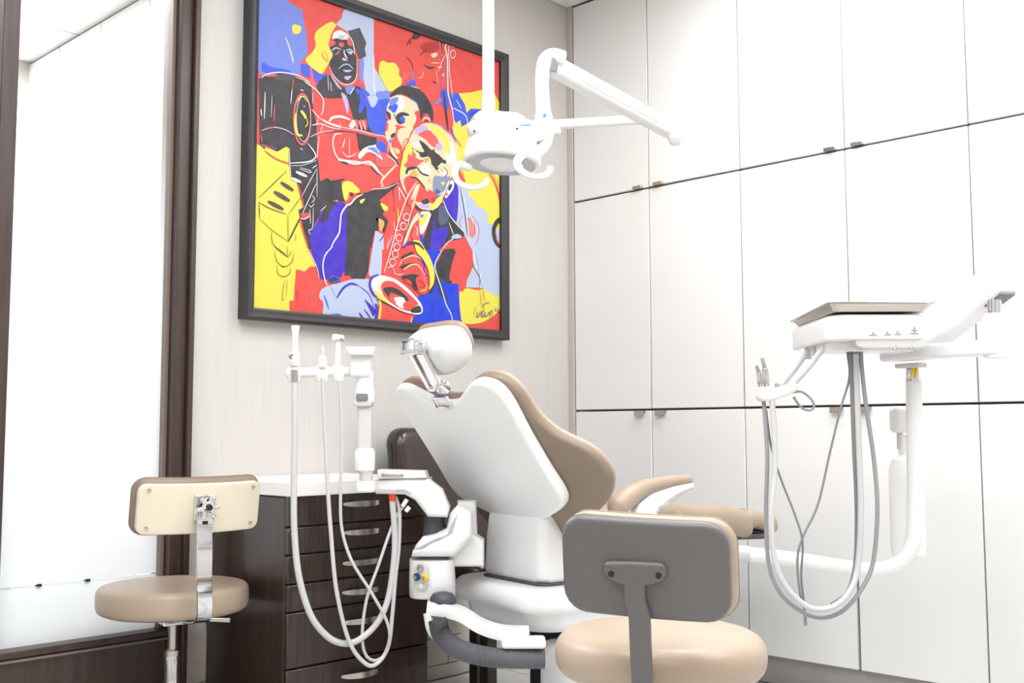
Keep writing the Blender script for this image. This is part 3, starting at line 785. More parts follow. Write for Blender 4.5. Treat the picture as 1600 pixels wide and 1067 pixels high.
('P', 'k', 1, [1222,334,1320,366,1403,359,1352,338,1376,264,1392,241,1336,255,1312,319,1234,321]),
('S', 's', 8, [1217,449,1311,493,1383,492,1431,461]),
('S', 's', 10, [1241,385,1319,430,1383,431,1448,370]),
('S', 'v', 13, [1382,510,1447,444,1431,405,1480,355]),
('S', 'y', 8, [1472,298,1448,259,1400,248]),
('S', 's', 8, [1202,411,1233,450]),
('S', 'dr', 10, [1368,337,1448,290,1400,273]),
('S', 'li', 6, [1432,362,1456,297]),
('P', 'w', 1, [947,271,991,317,1058,327,1164,314,1265,269,1352,207,1421,149,1429,92,1385,70,1243,80,1128,122,1037,153,977,177,940,229]),
('P', 'r', 1, [1036,256,1073,289,1149,294,1242,249,1337,191,1393,150,1337,121,1314,86,1204,104,1105,150,1051,192]),
('P', 'k', 1, [1055,237,1127,253,1203,239,1266,203,1301,165,1274,161,1204,197,1127,214,1112,195,1131,164,1074,203]),
('P', 'w', 1, [1142,177,1242,192,1266,157,1235,137,1255,102,1189,118]),
('P', 'R', 1, [1112,180,1150,183,1181,132,1127,158]),
('P', 'k', 1, [1321,114,1401,147,1419,94,1361,81,1306,85]),
('P', 'y', 1, [969,220,1037,191,1128,137,1105,132,1029,155,977,186]),
('S', 'y', 9, [1013,254,1059,187]),
('S', 'v', 17, [1020,326,961,299,943,247,970,191,1007,165]),
('S', 'k', 16, [1045,139,1151,94,1267,64]),
('P', 'r', 1, [1022,148,1060,128,1282,59,1338,54,1307,-15,1009,-23]),
('S', 'y', 17, [1029,149,1037,91,1020,-17]),
('S', 'y', 12, [1330,54,1306,-9]),
('S', 'v', 20, [993,122,1008,77,987,-19]),
('S', 'dr', 13, [1000,152,1029,149]),
('S', 'db', 6, [1979,147,1970,101,1992,109,2005,143]),
('S', 'db', 6, [2005,110,2028,151,2023,105,2055,127]),
('S', 'db', 6, [2064,147,2059,108,2100,137,2091,149]),
('S', 'db', 6, [2109,112,2114,151,2136,159,2127,107]),
('S', 'db', 6, [2173,189,2169,169,2182,163]),
('S', 'db', 6, [2201,191,2196,158,2215,159,2210,178]),
('S', 'r', 6, [2041,210,2050,107]),
('S', 'db', 5, [2028,183,2064,212,2109,222]),
('S', 'r', 5, [2037,314,2055,224]),
('S', 'ol', 4, [2005,311,2023,176]),
('S', 'ol', 4, [1956,177,1939,99])]
def clip(poly):
    for ax, lim, sg in ((0, 0, 1), (0, CX1-CX0, -1), (1, 0, 1), (1, CZ1-CZ0, -1)):
        out = []
        for i in range(len(poly)):
            a, b = poly[i-1], poly[i]; ia = (a[ax]-lim)*sg >= 0; ib = (b[ax]-lim)*sg >= 0
            if ia != ib:
                t = (lim-a[ax])/(b[ax]-a[ax]); out.append(a.lerp(b, t))
            if ib: out.append(b)
        poly = out
        if len(poly) < 3: return []
    return poly
def canvas():
    vs, fs, cs = [], [], []
    lay = [0]
    def put(poly, c, step=True):
        poly = clip(poly)
        if len(poly) < 3: return
        if step: lay[0] += 1
        y = -.024-lay[0]*.00001; o = len(vs)
        vs.extend([(CX0+p.x, y, CZ0+p.y) for p in poly]); fs.append(tuple(range(o, o+len(poly)))); cs.append(c)
    put([V((0, 0, 0)), V((CX1-CX0, 0, 0)), V((CX1-CX0, CZ1-CZ0, 0)), V((0, CZ1-CZ0, 0))], PAL['r'])
    for kind, c, wd, flat in PAINT:
        P = [V((flat[i]/2000, flat[i+1]/2000, 0)) for i in range(0, len(flat), 2)]
        if kind == 'P':
            if wd:
                Q = []
                for i in range(len(P)):
                    a, b = P[i], P[(i+1) % len(P)]; Q += [a.lerp(b, .22), a.lerp(b, .78)]
                P = Q
            put(P, PAL[c])
        else:
            S = smooth_path(P, 5) if len(P) > 2 else smooth_path(P, 3); m = len(S); w2 = wd/4000
            L, R = [], []
            for i in range(m):
                t = S[min(i+1, m-1)]-S[max(i-1, 0)]; t.normalize(); n = V((-t.y, t.x, 0))
                e = min(i, m-1-i)/max(1, m-1); k = w2*(.55+.45*min(1, e*5))
                L.append(S[i]+n*k); R.append(S[i]-n*k)
            lay[0] += 1
            for i in range(m-1): put([L[i], L[i+1], R[i+1], R[i]], PAL[c], False)
    me = bpy.data.meshes.new('canvas'); off = V(pa.location)
    me.from_pydata([tuple(V(p)-off) for p in vs], [], fs)
    at_ = me.color_attributes.new('paint', 'FLOAT_COLOR', 'CORNER')
    for p, c in zip(me.polygons, cs):
        lc = (*[v*.65 for v in lin(c)], 1)
        for li in p.loop_indices: at_.data[li].color = lc
    bm = bmesh.new(); bm.from_mesh(me); bmesh.ops.triangulate(bm, faces=bm.faces, ngon_method='EAR_CLIP')
    for f in bm.faces:
        f.normal_update()
        if f.normal.y > 0: f.normal_flip()
    bm.to_mesh(me); bm.free()
    me.materials.append(M['paint']); o = bpy.data.objects.new('canvas', me); col.objects.link(o); o.parent = pa
canvas()
obj('backing_board', MB().box((CX0, -.021, CZ0), (CX1, -.004, CZ1)), 'black', pa, smooth=False)

# ================================================================== DRAWER CABINET + WORKTOP
CXL, CXR, CYF = -1.674, -1.165, -.432
dc = thing('drawer_cabinet', ((CXL+CXR)/2, -.22, 0), 'dark wood drawer cabinet with six bow-handled drawers against the papered wall', 'cabinet')
obj('body', MB().box((CXL, CYF+.018, .0), (CXR, -.012, .706)), 'wood', dc, bevel=.002)
DZ = [.70, .577, .452, .330, .213, -.035]
zs = [(-1.6738, -0.4320, 0.7339)[2], (-1.6719, -0.4320, 0.6258)[2], (-1.6706, -0.4320, 0.5494)[2], (-1.6692, -0.4320, 0.4698)[2], (-1.6679, -0.4320, 0.3940)[2], (-1.6652, -0.4320, 0.2415)[2], .015]
hz = [(-1.4236, -0.4320, 0.6795)[2], (-1.4226, -0.4320, 0.5982)[2], (-1.4217, -0.4320, 0.5118)[2], (-1.4207, -0.4320, 0.4294)[2], (-1.4198, -0.4320, 0.3455)[2], (-1.4181, -0.4320, 0.1949)[2]]
hx = (-1.4226, -0.4320, 0.5982)[0]
for k in range(6):
    z1, z0 = zs[k]-.003, zs[k+1]+.003
    d = obj('drawer', MB().box((CXL, CYF, z0), (CXR, CYF+.017, z1)), 'wood', dc, bevel=.0015, seg=1)
    hp = MB().strap([(hx-.065, CYF+.002, hz[k]), (hx-.045, CYF-.014, hz[k]), (hx, CYF-.024, hz[k]), (hx+.045, CYF-.014, hz[k]), (hx+.065, CYF+.002, hz[k])], lambda u: .006+.012*math.sin(PI*u)**.7, .006, (0, 0, 1))
    obj('handle', hp, 'steel', d)
ob = obj('worktop', MB().box((CXL-.004, CYF-.012, .709), (CXR+.006, -.002, .748)), 'quartz', bevel=.003)
tag(ob, 'white worktop on the dark drawer cabinet under the painting', 'worktop')

# ================================================================== GUEST CHAIR
gx, gy = -.838, -.32
ca = thing('guest_chair', (gx, gy, 0), 'dark brown leather guest chair half hidden behind the dental chair', 'chair')
gf = lambda l, u, z: V((gx+l, gy-u, z))
obj('seat', MB().slab(rrect(.42, .42, .05), .40, .475, .03, lambda x, y, n: gf(x, y, n)), 'leather', ca)
obj('backrest', MB().slab(rrect(.43, .445, .06, 0, .2225), 0, .085, .032, lambda x, y, n: gf(x, -.19+n-y*.16, .455+y)), 'leather', ca)
obj('piping', MB().tube([gf(-.217, -.19+.0425-y*.16, .455+y) for y in (.03, .12, .22, .32, .39)], .004, seg=8), 'black', ca)
for lx, ly, z in ((-.135, .18, .41), (.135, .18, .41), (-.135, -.15, .44), (.135, -.15, .44)):
    obj('leg', MB().box((lx-.02, ly-.02, 0), (lx+.02, ly+.02, z), gf), 'wood', ca, bevel=.003)

# ================================================================== DENTAL CHAIR
CB = V((-1.1622, -0.8270, 0)); CA = V((0.9848, -0.1736, 0)); CS = V((-0.1736, -0.9848, 0)); UZ = V((0, 0, 1))
def ch(a, s, z): return CB+CA*a+CS*s+UZ*z
RHO = math.radians(36.1); BZ = .6375
bt = -CA*math.sin(RHO)+UZ*math.cos(RHO); bn = CA*math.cos(RHO)+UZ*math.sin(RHO)
BO = CB+UZ*BZ
bk = frm(BO, CS, bt, bn)
dchair = thing('dental_chair', ch(.2, 0, 0), 'white and beige dental patient chair reclined in the middle of the room', 'dental chair')
# back shell: white, seen from behind
half = [(0, .412), (.055, .418), (.11, .443), (.165, .468), (.215, .470), (.252, .448), (.268, .40), (.262, .30), (.262, .19), (.266, .115), (.25, .075), (.20, .045), (.10, .010), (0, -.006)]
def sym(h): return h+[(-x, y) for x, y in reversed(h[1:-1])]
def bowl(x, y, n):
    return x, y, n+.55*x*x*max(0, 1-0*y)-.012
obj('back_shell', MB().slab(sym(half), -.018, .018, .012, bk, deform=lambda x, y, n: (x, y, n+.12*x*x+.10*max(0, .1-y)**1.2), sub=4, steps=4), 'shell', dchair)
wing = [(0, .414), (.055, .420), (.11, .445), (.165, .470), (.212, .473), (.250, .452), (.270, .40), (.274, .33), (.298, .265), (.348, .20), (.368, .145), (.366, .09), (.330, .035), (.275, .0), (.235, -.040), (.19, -.065), (.10, -.07), (0, -.07)]
wdef = lambda x, y, n: (x, y, n+.12*x*x+.55*max(0, abs(x)-.22)**1.2)
obj('back_cushion', MB().slab(sym(wing), .008, .034, .008, bk, deform=wdef, sub=4, inner=7), 'vinyl_shaded', dchair)  # rear of the cushion, its shade painted in as darker vinyl
obj('cushion_front', MB().slab([(x*.993, y-.001) for x, y in sym(wing)], .030, .052, .016, bk, deform=wdef, sub=4, inner=7, r2=.004), 'vinyl', dchair)  # front layer in the lighter vinyl copy, shows as the lit rim
# headrest: local plane on the same lateral axis
HA = math.radians(33)
ht = -CA*math.sin(HA)+UZ*math.cos(HA); hn = CA*math.cos(HA)+UZ*math.sin(HA)
HO = ch(-.274, -.005, 1.104)
hf = frm(HO, CS, ht, hn)
hol = [(0, -.066), (.05, -.062), (.094, -.042), (.118, -.010), (.122, .026), (.108, .052), (.068, .064), (0, .066), (-.068, .064), (-.108, .052), (-.122, .026), (-.118, -.010), (-.094, -.042), (-.05, -.062)]
hs = obj('headrest_shell', MB().slab(hol, -.055, .034, .020, hf, deform=lambda x, y, n: (x, y, n+.5*x*x), sub=4, r2=.055, steps=7), 'white', dchair, angle=70)
obj('headrest_pad', MB().slab([(x*.97-.006, y*.97+.007) for x, y in hol], .024, .050, .014, hf, deform=lambda x, y, n: (x, y, n+.5*x*x), sub=4), 'vinyl', dchair)
# chrome link between headrest and back
p_top = ch(-.356, -.004, 1.108); p_bot = ch(-.290, 0, 1.004)
lk = obj('headrest_link', MB().strap([p_top-CS*.020, p_bot-CS*.020], .018, .014, CS, smooth=False), 'chrome', dchair)
obj('link_plate', MB().strap([p_top+CS*.020+CA*.005, p_bot+CS*.020], .036, .012, CS, smooth=False), 'chrome', lk)
obj('hinge_block', MB().slab(rrect(.076, .044, .006), -.019, .019, .005, frm(p_top+UZ*.004, CS, UZ, CA), inner=2), 'chrome', lk)
obj('pivot', MB().cyl(p_top+CS*.030, p_top+CS*.046, .0165, bev=.002), 'chrome', lk)
obj('pivot', MB().cyl(p_bot-CS*.026, p_bot+CS*.030, .010, bev=.002), 'chrome', lk)
obj('knob', MB().cyl(p_bot+CS*.034, p_bot+CS*.054, .0185, bev=.003), 'chrome', lk)
obj('mounting_bracket', MB().box((-.035, .400, -.024), (.035, .408, .020), bk).box((-.035, .408, -.024), (-.027, .440, -.014), bk).box((.027, .408, -.024), (.035, .440, -.014), bk).box((-.035, .432, -.024), (.035, .440, -.014), bk), 'chrome', lk, bevel=.002)
# neck below the shell
def sect(a, z, w, d, r=.03):
    return [ch(a+y, x, z) for x, y in rrect(w, d, r)]
obj('back_support', MB().rings([sect(.035, .69, .275, .10), sect(.025, .64, .28, .11), sect(.022, .58, .28, .12), sect(.028, .52, .285, .135), sect(.034, .49, .292, .145), sect(.034, .478, .28, .135)]), 'white', dchair, angle=60)
obj('support_gasket', MB().slab(rrect(.300, .155, .035), .468, .477, .003, lambda x, y, n: ch(.034+y, x, n)), 'char', dchair)
# seat base: broad rounded ledge with skirt
obj('seat_ledge', MB().slab(rrect(.47, .66, .10), .405, .470, .028, lambda x, y, n: ch(.21+y, x, n), sub=1, steps=5), 'white', dchair)
obj('seat_skirt', MB().rings([sect(.20, .41, .41, .58, .09), sect(.20, .375, .40, .57, .09), sect(.20, .352, .36, .53, .08), sect(.20, .348, .32, .48, .07)]), 'white', dchair, angle=60)
obj('lift_arm', MB().box((.12, -.13, .10), (.36, .13, .35), ch), 'dark', dchair, bevel=.01)
obj('base_housing', MB().slab(rrect(.34, .36, .05), .03, .318, .03, lambda x, y, n: ch(.17+y, x+.235, n), r2=.01), 'white', dchair)
obj('base_plate', MB().slab(rrect(.46, .95, .12), .0, .035, .012, lambda x, y, n: ch(.30+y, x, n), r2=.004), 'white', dchair)
# seat and leg cushions
def seatpad(x, y, n): return ch(y, x, n)
obj('seat_cushion', MB().slab([(0, .11), (.16, .11), (.225, .13), (.24, .18), (.235, .28), (.225, .42), (0, .44), (-.225, .42), (-.235, .28), (-.24, .18), (-.225, .13), (-.16, .11)], .52, .65, .045, lambda x, y, n: ch(y, x, n+.02*min(1, abs(y-.15)/.2)), sub=3), 'vinyl', dchair)
leg = [(0, .30), (.21, .30), (.225, .36), (.21, .55), (.20, .70), (.18, .75), (0, .77), (-.18, .75), (-.20, .70), (-.21, .55), (-.225, .36), (-.21, .30)]
obj('leg_rest', MB().slab(leg, .585, .675, .035, lambda x, y, n: ch(y, x, n-.02*max(0, (y-.4)/.4)-.025*max(0, (y-.60)/.17)**2), sub=3), 'vinyl', dchair)
foot = [(0, .74), (.165, .74), (.175, .80), (.165, .88), (.14, .91), (0, .925), (-.14, .91), (-.165, .88), (-.175, .80), (-.165, .74)]
obj('foot_rest', MB().slab(foot, .580, .640, .026, lambda x, y, n: ch(y, x, n-.03*max(0, (y-.80)/.12)), sub=3), 'vinyl', dchair)
obj('leg_rest_tray', MB().slab(rrect(.34, .60, .05), .568, .584, .005, lambda x, y, n: ch(.58+y, x, n-.02*max(0, (.58+y-.4)/.4))), 'char', dchair)
# armrest beside the stool
arm = [ch(.105, .27, .664), ch(.122, .27, .684), ch(.165, .27, .710), ch(.225, .27, .732), ch(.32, .27, .745), ch(.395, .27, .748)]
obj('armrest_pad', MB().tube(arm, [.014, .030, .030, .023, .018, .015], seg=16), 'vinyl', dchair)
obj('armrest_support', MB().slab([(.398, .742), (.32, .734), (.24, .718), (.19, .69), (.165, .64), (.155, .50), (.215, .50), (.23, .62), (.265, .672), (.33, .703), (.402, .722)], .255, .285, .008, lambda x, y, n: ch(x, n, y), inner=2), 'white', dchair)

# ================================================================== ASSISTANT UNIT (left of the dental chair)
CR = V((.6962, -.7179, 0)); CF = V((.7179, .6962, 0))
def ell(c, rx, ry, k=20, ux=CR, uy=CF, p=2.6):
    out = []
    for i in range(k):
        a = 2*PI*i/k; ca_, sa_ = math.cos(a), math.sin(a)
        out.append(V(c)+V(ux)*(rx*abs(ca_)**(2/p)*(1 if ca_ >= 0 else -1))+V(uy)*(ry*abs(sa_)**(2/p)*(1 if sa_ >= 0 else -1)))
    return out
au = thing('assistant_unit', (-1.3667, -0.7167, 0.0000), 'white assistant utility column with curved arm and hose holder left of the dental chair', 'dental unit')
obj('column_body', MB().rings([ell((-1.3836, -0.6993, 0.4367), .060, .066), ell((-1.3836, -0.6992, 0.4419), .064, .070), ell((-1.3844, -0.6985, 0.4904), .0635, .070), ell((-1.3851, -0.6977, 0.5383), .0615, .068)]), 'white', au, angle=60)
UP = [(-1.4648, -0.7017, 0.5480), (-1.4577, -0.7091, 0.5788), (-1.4433, -0.7239, 0.6027), (-1.4192, -0.7488, 0.6111), (-1.3987, -0.7699, 0.6248), (-1.3927, -0.7760, 0.6642), (-1.3783, -0.7910, 0.6865), (-1.3517, -0.8184, 0.6692), (-1.3492, -0.8209, 0.6040), (-1.3685, -0.8010, 0.5699), (-1.3841, -0.7849, 0.5477)]
U0 = V(UP[0])
obj('column_top', MB().slab([((V(p)-U0).dot(CR), p[2]-U0.z) for p in UP], 0, .125, .022, frm(U0, CR, UZ, CF), steps=6, inner=3, r2=.022), 'white', au, angle=60)
obj('collar', MB().rings([ell((-1.3816, -0.7014, 0.6019), .031, .04), ell((-1.3791, -0.7039, 0.6141), .033, .042), ell((-1.3804, -0.7026, 0.6334), .030, .038), ell((-1.3804, -0.7025, 0.6544), .029, .036)]), 'char', au)
# curved arm: a rounded profile extruded in depth
def prof(pts, F, d, r=.012, sub=0, name='arm', m='white', parent=None):
    pass
AP = [(-1.5459, -0.6468, 0.7569), (-1.4810, -0.7137, 0.7618), (-1.4473, -0.7485, 0.7600), (-1.4208, -0.7758, 0.7308), (-1.4063, -0.7908, 0.6828), (-1.4110, -0.7859, 0.6555), (-1.4470, -0.7488, 0.6574), (-1.4712, -0.7239, 0.7019), (-1.4904, -0.7040, 0.7173), (-1.5457, -0.6470, 0.7192)]
A0 = V(AP[0])
obj('curved_arm', MB().slab([((V(p)-A0).dot(CR), p[2]-A0.z) for p in AP], 0, .075, .014, frm(A0, CR, UZ, CF), steps=4, inner=3), 'white', au, angle=50)
tr = obj('tray_box', MB().slab([((V(p)-A0).dot(CR), p[2]-A0.z) for p in ((-1.5413, -0.6516, 0.7844), (-1.4522, -0.7435, 0.7806), (-1.4485, -0.7472, 0.7617), (-1.5411, -0.6517, 0.7603))], -.004, .085, .003, frm(A0, CR, UZ, CF), inner=2), 'white', au)
obj('slot_pull', MB().box((0, 0, 0), (.060, .004, .008), frm((-1.5384, -0.6646, 0.7666), CR, -CF, UZ)), 'steel', tr, bevel=.002)
# upright that carries the bar
obj('arm_block', MB().box((-.024, -.03, 0), (.024, .03, .030), frm((-1.5863, -0.6626, 0.7267), CR, CF, UZ)), 'white', au, bevel=.006)
obj('swivel', MB().cyl((-1.5876, -0.6613, 0.7453), (-1.5878, -0.6610, 0.7842), .017, .019, bev=.002), 'lgrey', au)
obj('lower_joint', MB().lathe([(.018, 0), (.026, .006), (.0275, .03), (.027, .055), (.022, .064), (.012, .066)], (-1.5902, -0.6586, 0.7792)), 'white', au)
obj('upright', MB().slab(rrect(.040, .135, .010), -.016, .016, .010, frm((-1.5909, -0.6579, 0.8913), CR, UZ, -CF), inner=3), 'lgrey', au)
obj('upper_joint', MB().lathe([(.012, -.03), (.026, -.028), (.0275, -.01), (.0275, .0), (.025, .008), (.023, .03), (.023, .052), (.021, .056)], (-1.5915, -0.6573, 0.9939)), 'white', au)
obj('joint_collar', MB().slab(rrect(.05, .02, .008), -.03, .026, .006, frm((-1.5937, -0.6550, 0.9630), CR, UZ, -CF), inner=2), 'lgrey', au)
obj('joint_window', MB().slab(rrect(.032, .020, .007), .024, .030, .002, frm((-1.5938, -0.6549, 0.9785), CR, UZ, -CF), inner=2), 'mgrey', au)
obj('head_block', MB().box((-.030, -.03, -.02), (.024, .03, .040), frm((-1.5967, -0.6520, 1.0523), CR, CF, UZ)), 'white', au, bevel=.008, seg=3)
obj('touch_pad', MB().slab([(-.040, .014), (.038, .014), (.030, -.008), (-.030, -.008)], -.04, .05, .004, frm((-1.5945, -0.6541, 1.0971), CR, UZ, -CF), inner=2), 'white', au, bevel=0)
hb = obj('holder_bar', MB().cyl((-1.7732, -0.5562, 1.0410), (-1.6086, -0.6396, 1.0489), .0135, bev=.004), 'white', au)
for a_ in ((461,582,2.79), (504,581,2.82), (528,580,2.835)): pass
for hx_, hw in (((-1.7579, -0.5719, 1.0376), .017), ((-1.6927, -0.6032, 1.0404), .017), ((-1.6529, -0.6226, 1.0428), .016)):
    obj('holder_clip', MB().lathe([(hw-.002, -.022), (hw, -.019), (hw, .018), (hw-.002, .021)], hx_), 'white', hb)
# port panel on the column
pf = frm((-1.4552, -0.7331, 0.5006), (CR*.92-CF*.39), UZ, (-CF*.92-CR*.39))
pp = obj('port_panel', MB().slab(rrect(.042, .075, .019), -.004, .003, .002, pf, inner=2), 'lgrey', au)
obj('port', MB().cyl(pf(.000, .022, 0), pf(.000, .022, .010), .009, bev=.001), 'steel', pp)
obj('port', MB().cyl(pf(-.010, -.002, 0), pf(-.010, -.002, .012), .010, bev=.002), 'blue', pp)
obj('port', MB().cyl(pf(.014, -.003, 0), pf(.014, -.003, .012), .010, bev=.002), 'yellow', pp)
for q in ((-.010, -.002), (.014, -.003)): obj('nozzle', MB().cyl(pf(*q, .011), pf(*q, .020), .0055), 'steel', pp)
obj('button', MB().cyl(pf(.002, -.026, 0), pf(.002, -.026, .006), .006, bev=.001), 'white', pp)
# link to the chair
obj('link_upright', MB().slab([(0, 0), (.055, 0), (.052, .10), (.0, .10)], 0, .08, .014, frm((-1.3236, -0.7324, 0.5928), CR, UZ, CF), inner=3), 'white', au)
obj('link_block', MB().slab([(0, 0), (.105, .0), (.105, .07), (.06, .10), (.02, .06)], 0, .09, .012, frm((-1.3660, -0.7318, 0.5159), CR, UZ, CF), inner=3), 'white', au)
# lower bracket with cap and corrugated suction hose
obj('dome_cap', MB().lathe([(.034, 0), (.036, .006), (.034, .017), (.026, .027), (.012, .031)], (-1.4178, -0.7789, 0.4286)), 'char', au)
obj('hose_bracket', MB().strap([(-1.4464, -0.7494, 0.4203), (-1.4209, -0.7900, 0.4151), (-1.4026, -0.8377, 0.4049), (-1.3812, -0.8885, 0.3785), (-1.3569, -0.9423, 0.3656), (-1.3093, -0.9913, 0.3621)], lambda u: .060-.012*u, .034, (0, 0, 0) if False else CF), 'white', au, angle=60)
obj('hose_clamp', MB().slab(rrect(.115, .026, .010), -.03, .03, .008, frm((-1.3259, -0.9886, 0.3429), CR, UZ, CF), inner=2), 'white', au)
obj('hose_cuff', MB().tube([(-1.4596, -0.7645, 0.4068), (-1.4524, -0.7720, 0.3618), (-1.4334, -0.7915, 0.3318)], .012, seg=10), 'white', au)
hp = smooth_path([(-1.4473, -0.7915, 0.3918), (-1.4469, -0.8063, 0.3538), (-1.4347, -0.8477, 0.3247), (-1.4045, -0.9076, 0.3090), (-1.3597, -0.9681, 0.3028), (-1.2891, -1.0265, 0.3005)], 14)
cm = MB(); m_ = len(hp); nr = None; rs = []
for i in range(m_*2-1):
    p_ = hp[i//2] if i % 2 == 0 else (hp[i//2]+hp[i//2+1])/2
    T_ = (hp[min(i//2+1, m_-1)]-hp[max(i//2-1, 0)]).normalized()
    nr = T_.orthogonal().normalized() if nr is None else (nr-T_*nr.dot(T_)).normalized(); bn_ = T_.cross(nr)
    rr = .0265 if i % 2 == 0 else .0235
    rs.append([p_+(nr*math.cos(2*PI*k/18)+bn_*math.sin(2*PI*k/18))*rr for k in range(18)])
cm.rings(rs); obj('corrugated_hose', cm, 'corr', au, angle=80)
obj('hose_coupling', MB().cyl((-1.5004, -0.6650, 0.6990), (-1.5005, -0.6649, 0.7197), .0095), 'red', au)
for q0, q1 in (((-1.4726, -0.6937, 0.7041), (-1.4810, -0.6850, 0.6852)), ((-1.4677, -0.6987, 0.6834), (-1.4749, -0.6913, 0.6714))): obj('connector', MB().cyl(q0, q1, .006, bev=.001), 'quartz', au)
obj('wiring', MB().tube([(-1.4759, -0.6759, 0.7173), (-1.4588, -0.6935, 0.6999), (-1.4466, -0.7061, 0.6757), (-1.4296, -0.7237, 0.6550)], .0022, seg=6), 'dark', au)

# instruments hanging from the bar, each with its own hose
def instrument(name, label, cat, base, head, hose, hr, hm, grp=None, extra=None):
    t = thing(name, base, label, cat, grp)
    head(t); obj('hose', MB().tube(hose, hr, seg=12, n=8), hm, t); return t
def hv(t):
    obj('tip', MB().lathe([(.0075, 0), (.0075, .03), (.0085, .055), (.011, .066), (.0115, .072), (.009, .073)], (-1.7630, -0.5810, 1.0925)), 'white', t)
    obj('valve_body', MB().lathe([(.012, 0), (.0145, .004), (.0145, .022), (.011, .034), (.008, .038)], (-1.7639, -0.5801, 1.0589)), 'white', t)
    obj('valve_lever', MB().strap([(-1.7859, -0.6004, 1.0753), (-1.7895, -0.5968, 1.0820), (-1.7837, -0.6027, 1.0870)], .006, .005, CF), 'mgrey', t)
    obj('hose_socket', MB().cyl((-1.7635, -0.5805, 1.0186), (-1.7638, -0.5802, 1.0488), .0105), 'steel', t)
instrument('suction_handpiece', 'white high-volume suction wand leftmost on the holder bar with thick hose', 'suction wand', (-1.7638, -0.5801, 1.0538), hv,
    [(-1.7635, -0.5805, 1.0186), (-1.7621, -0.5819, 0.8784), (-1.7619, -0.5821, 0.7460), (-1.7596, -0.5845, 0.6310), (-1.7504, -0.5939, 0.5168), (-1.7230, -0.6079, 0.4178), (-1.6818, -0.6216, 0.3605), (-1.6406, -0.6353, 0.3369), (-1.5992, -0.6493, 0.3412), (-1.5540, -0.6672, 0.3788), (-1.5215, -0.6720, 0.4340), (-1.5047, -0.6749, 0.5171), (-1.4951, -0.6705, 0.6011), (-1.5004, -0.6650, 0.7007)], .0085, 'hose')
def se(t):
    obj('tip', MB().lathe([(.005, 0), (.005, .012), (.0035, .020), (.0025, .026)], (-1.7008, -0.6163, 1.0870)), 'lgrey', t)
    obj('valve_body', MB().lathe([(.008, 0), (.011, .004), (.011, .022), (.009, .030), (.006, .033)], (-1.7006, -0.6166, 1.0548)), 'white', t)
    obj('valve_lever', MB().strap([(-1.7232, -0.6364, 1.0681), (-1.7186, -0.6411, 1.0798), (-1.7139, -0.6460, 1.0748)], .005, .004, CF), 'lgrey', t)
instrument('saliva_ejector', 'short white saliva ejector in the middle of the holder bar', 'saliva ejector', (-1.7006, -0.6166, 1.0548), se,
    [(-1.7004, -0.6168, 1.0295), (-1.6944, -0.6230, 0.8781), (-1.6886, -0.6289, 0.7448), (-1.6819, -0.6359, 0.6256), (-1.6703, -0.6479, 0.4746), (-1.6340, -0.6566, 0.3421), (-1.5899, -0.6733, 0.2807), (-1.5551, -0.6804, 0.2829), (-1.5249, -0.6828, 0.3219), (-1.5118, -0.6820, 0.4003), (-1.4999, -0.6799, 0.5001), (-1.4845, -0.6742, 0.5749), (-1.4805, -0.6712, 0.6690), (-1.4880, -0.6635, 0.7104)], .0055, 'hose')
def aw(t):
    obj('handle', MB().lathe([(.007, 0), (.0085, .01), (.0075, .045), (.0065, .075)], (-1.6602, -0.6295, 1.0508)), 'white', t)
    obj('syringe_head', MB().cyl((-1.6752, -0.6284, 1.1370), (-1.6465, -0.6293, 1.1352), .0095, bev=.002), 'white', t)
    obj('button', MB().cyl((-1.6640, -0.6472, 1.1297), (-1.6719, -0.6606, 1.1267), .006, bev=.001), 'steel', t)
instrument('air_water_syringe', 'white air and water syringe on the holder bar nearest the upright', 'syringe', (-1.6602, -0.6295, 1.0508), aw,
    [(-1.6577, -0.6321, 1.0303), (-1.6521, -0.6379, 0.9117), (-1.6515, -0.6385, 0.8275), (-1.6531, -0.6369, 0.7269), (-1.6501, -0.6400, 0.6353), (-1.6320, -0.6586, 0.5524), (-1.5902, -0.6873, 0.4700), (-1.5503, -0.6998, 0.3989), (-1.5355, -0.7007, 0.3490), (-1.5359, -0.6858, 0.3039), (-1.5559, -0.6653, 0.2841), (-1.5799, -0.6549, 0.3028), (-1.5861, -0.6485, 0.3541), (-1.5721, -0.6485, 0.4440), (-1.5375, -0.6555, 0.5337), (-1.5036, -0.6617, 0.6200), (-1.4829, -0.6687, 0.6655), (-1.4733, -0.6786, 0.6827)], .0042, 'hose')

# ================================================================== DELIVERY UNIT (right)
du = thing('delivery_unit', (-0.6252, -1.7398, 0.0000), 'white over-patient delivery unit with flex arm, post and instrument head at right', 'dental unit')
hd = lambda r_, f_, z_: V((-3.36956, -2.93193, 0))+CR*r_+CF*f_+UZ*z_
obj('support_tube', MB().tube([(-0.8788, -1.1622, 0.5573), (-0.7927, -1.2941, 0.5497), (-0.7360, -1.4388, 0.5390), (-0.6933, -1.5834, 0.5237), (-0.6690, -1.6515, 0.5240), (-0.6494, -1.7004, 0.5461), (-0.6372, -1.7274, 0.5964), (-0.6307, -1.7341, 0.6753), (-0.6279, -1.7369, 0.8408), (-0.6250, -1.7400, 1.0148)], .0205, seg=20, n=10), 'white', du)
obj('tube_sleeve', MB().tube([(-0.8375, -1.2193, 0.5539), (-0.7787, -1.3301, 0.5479)], .0225, seg=20), 'lgrey', du)
obj('post_swivel', MB().cyl((-0.6262, -1.7387, 1.0131), (-0.6254, -1.7396, 1.0484), .019, bev=.002), 'chrome', du)
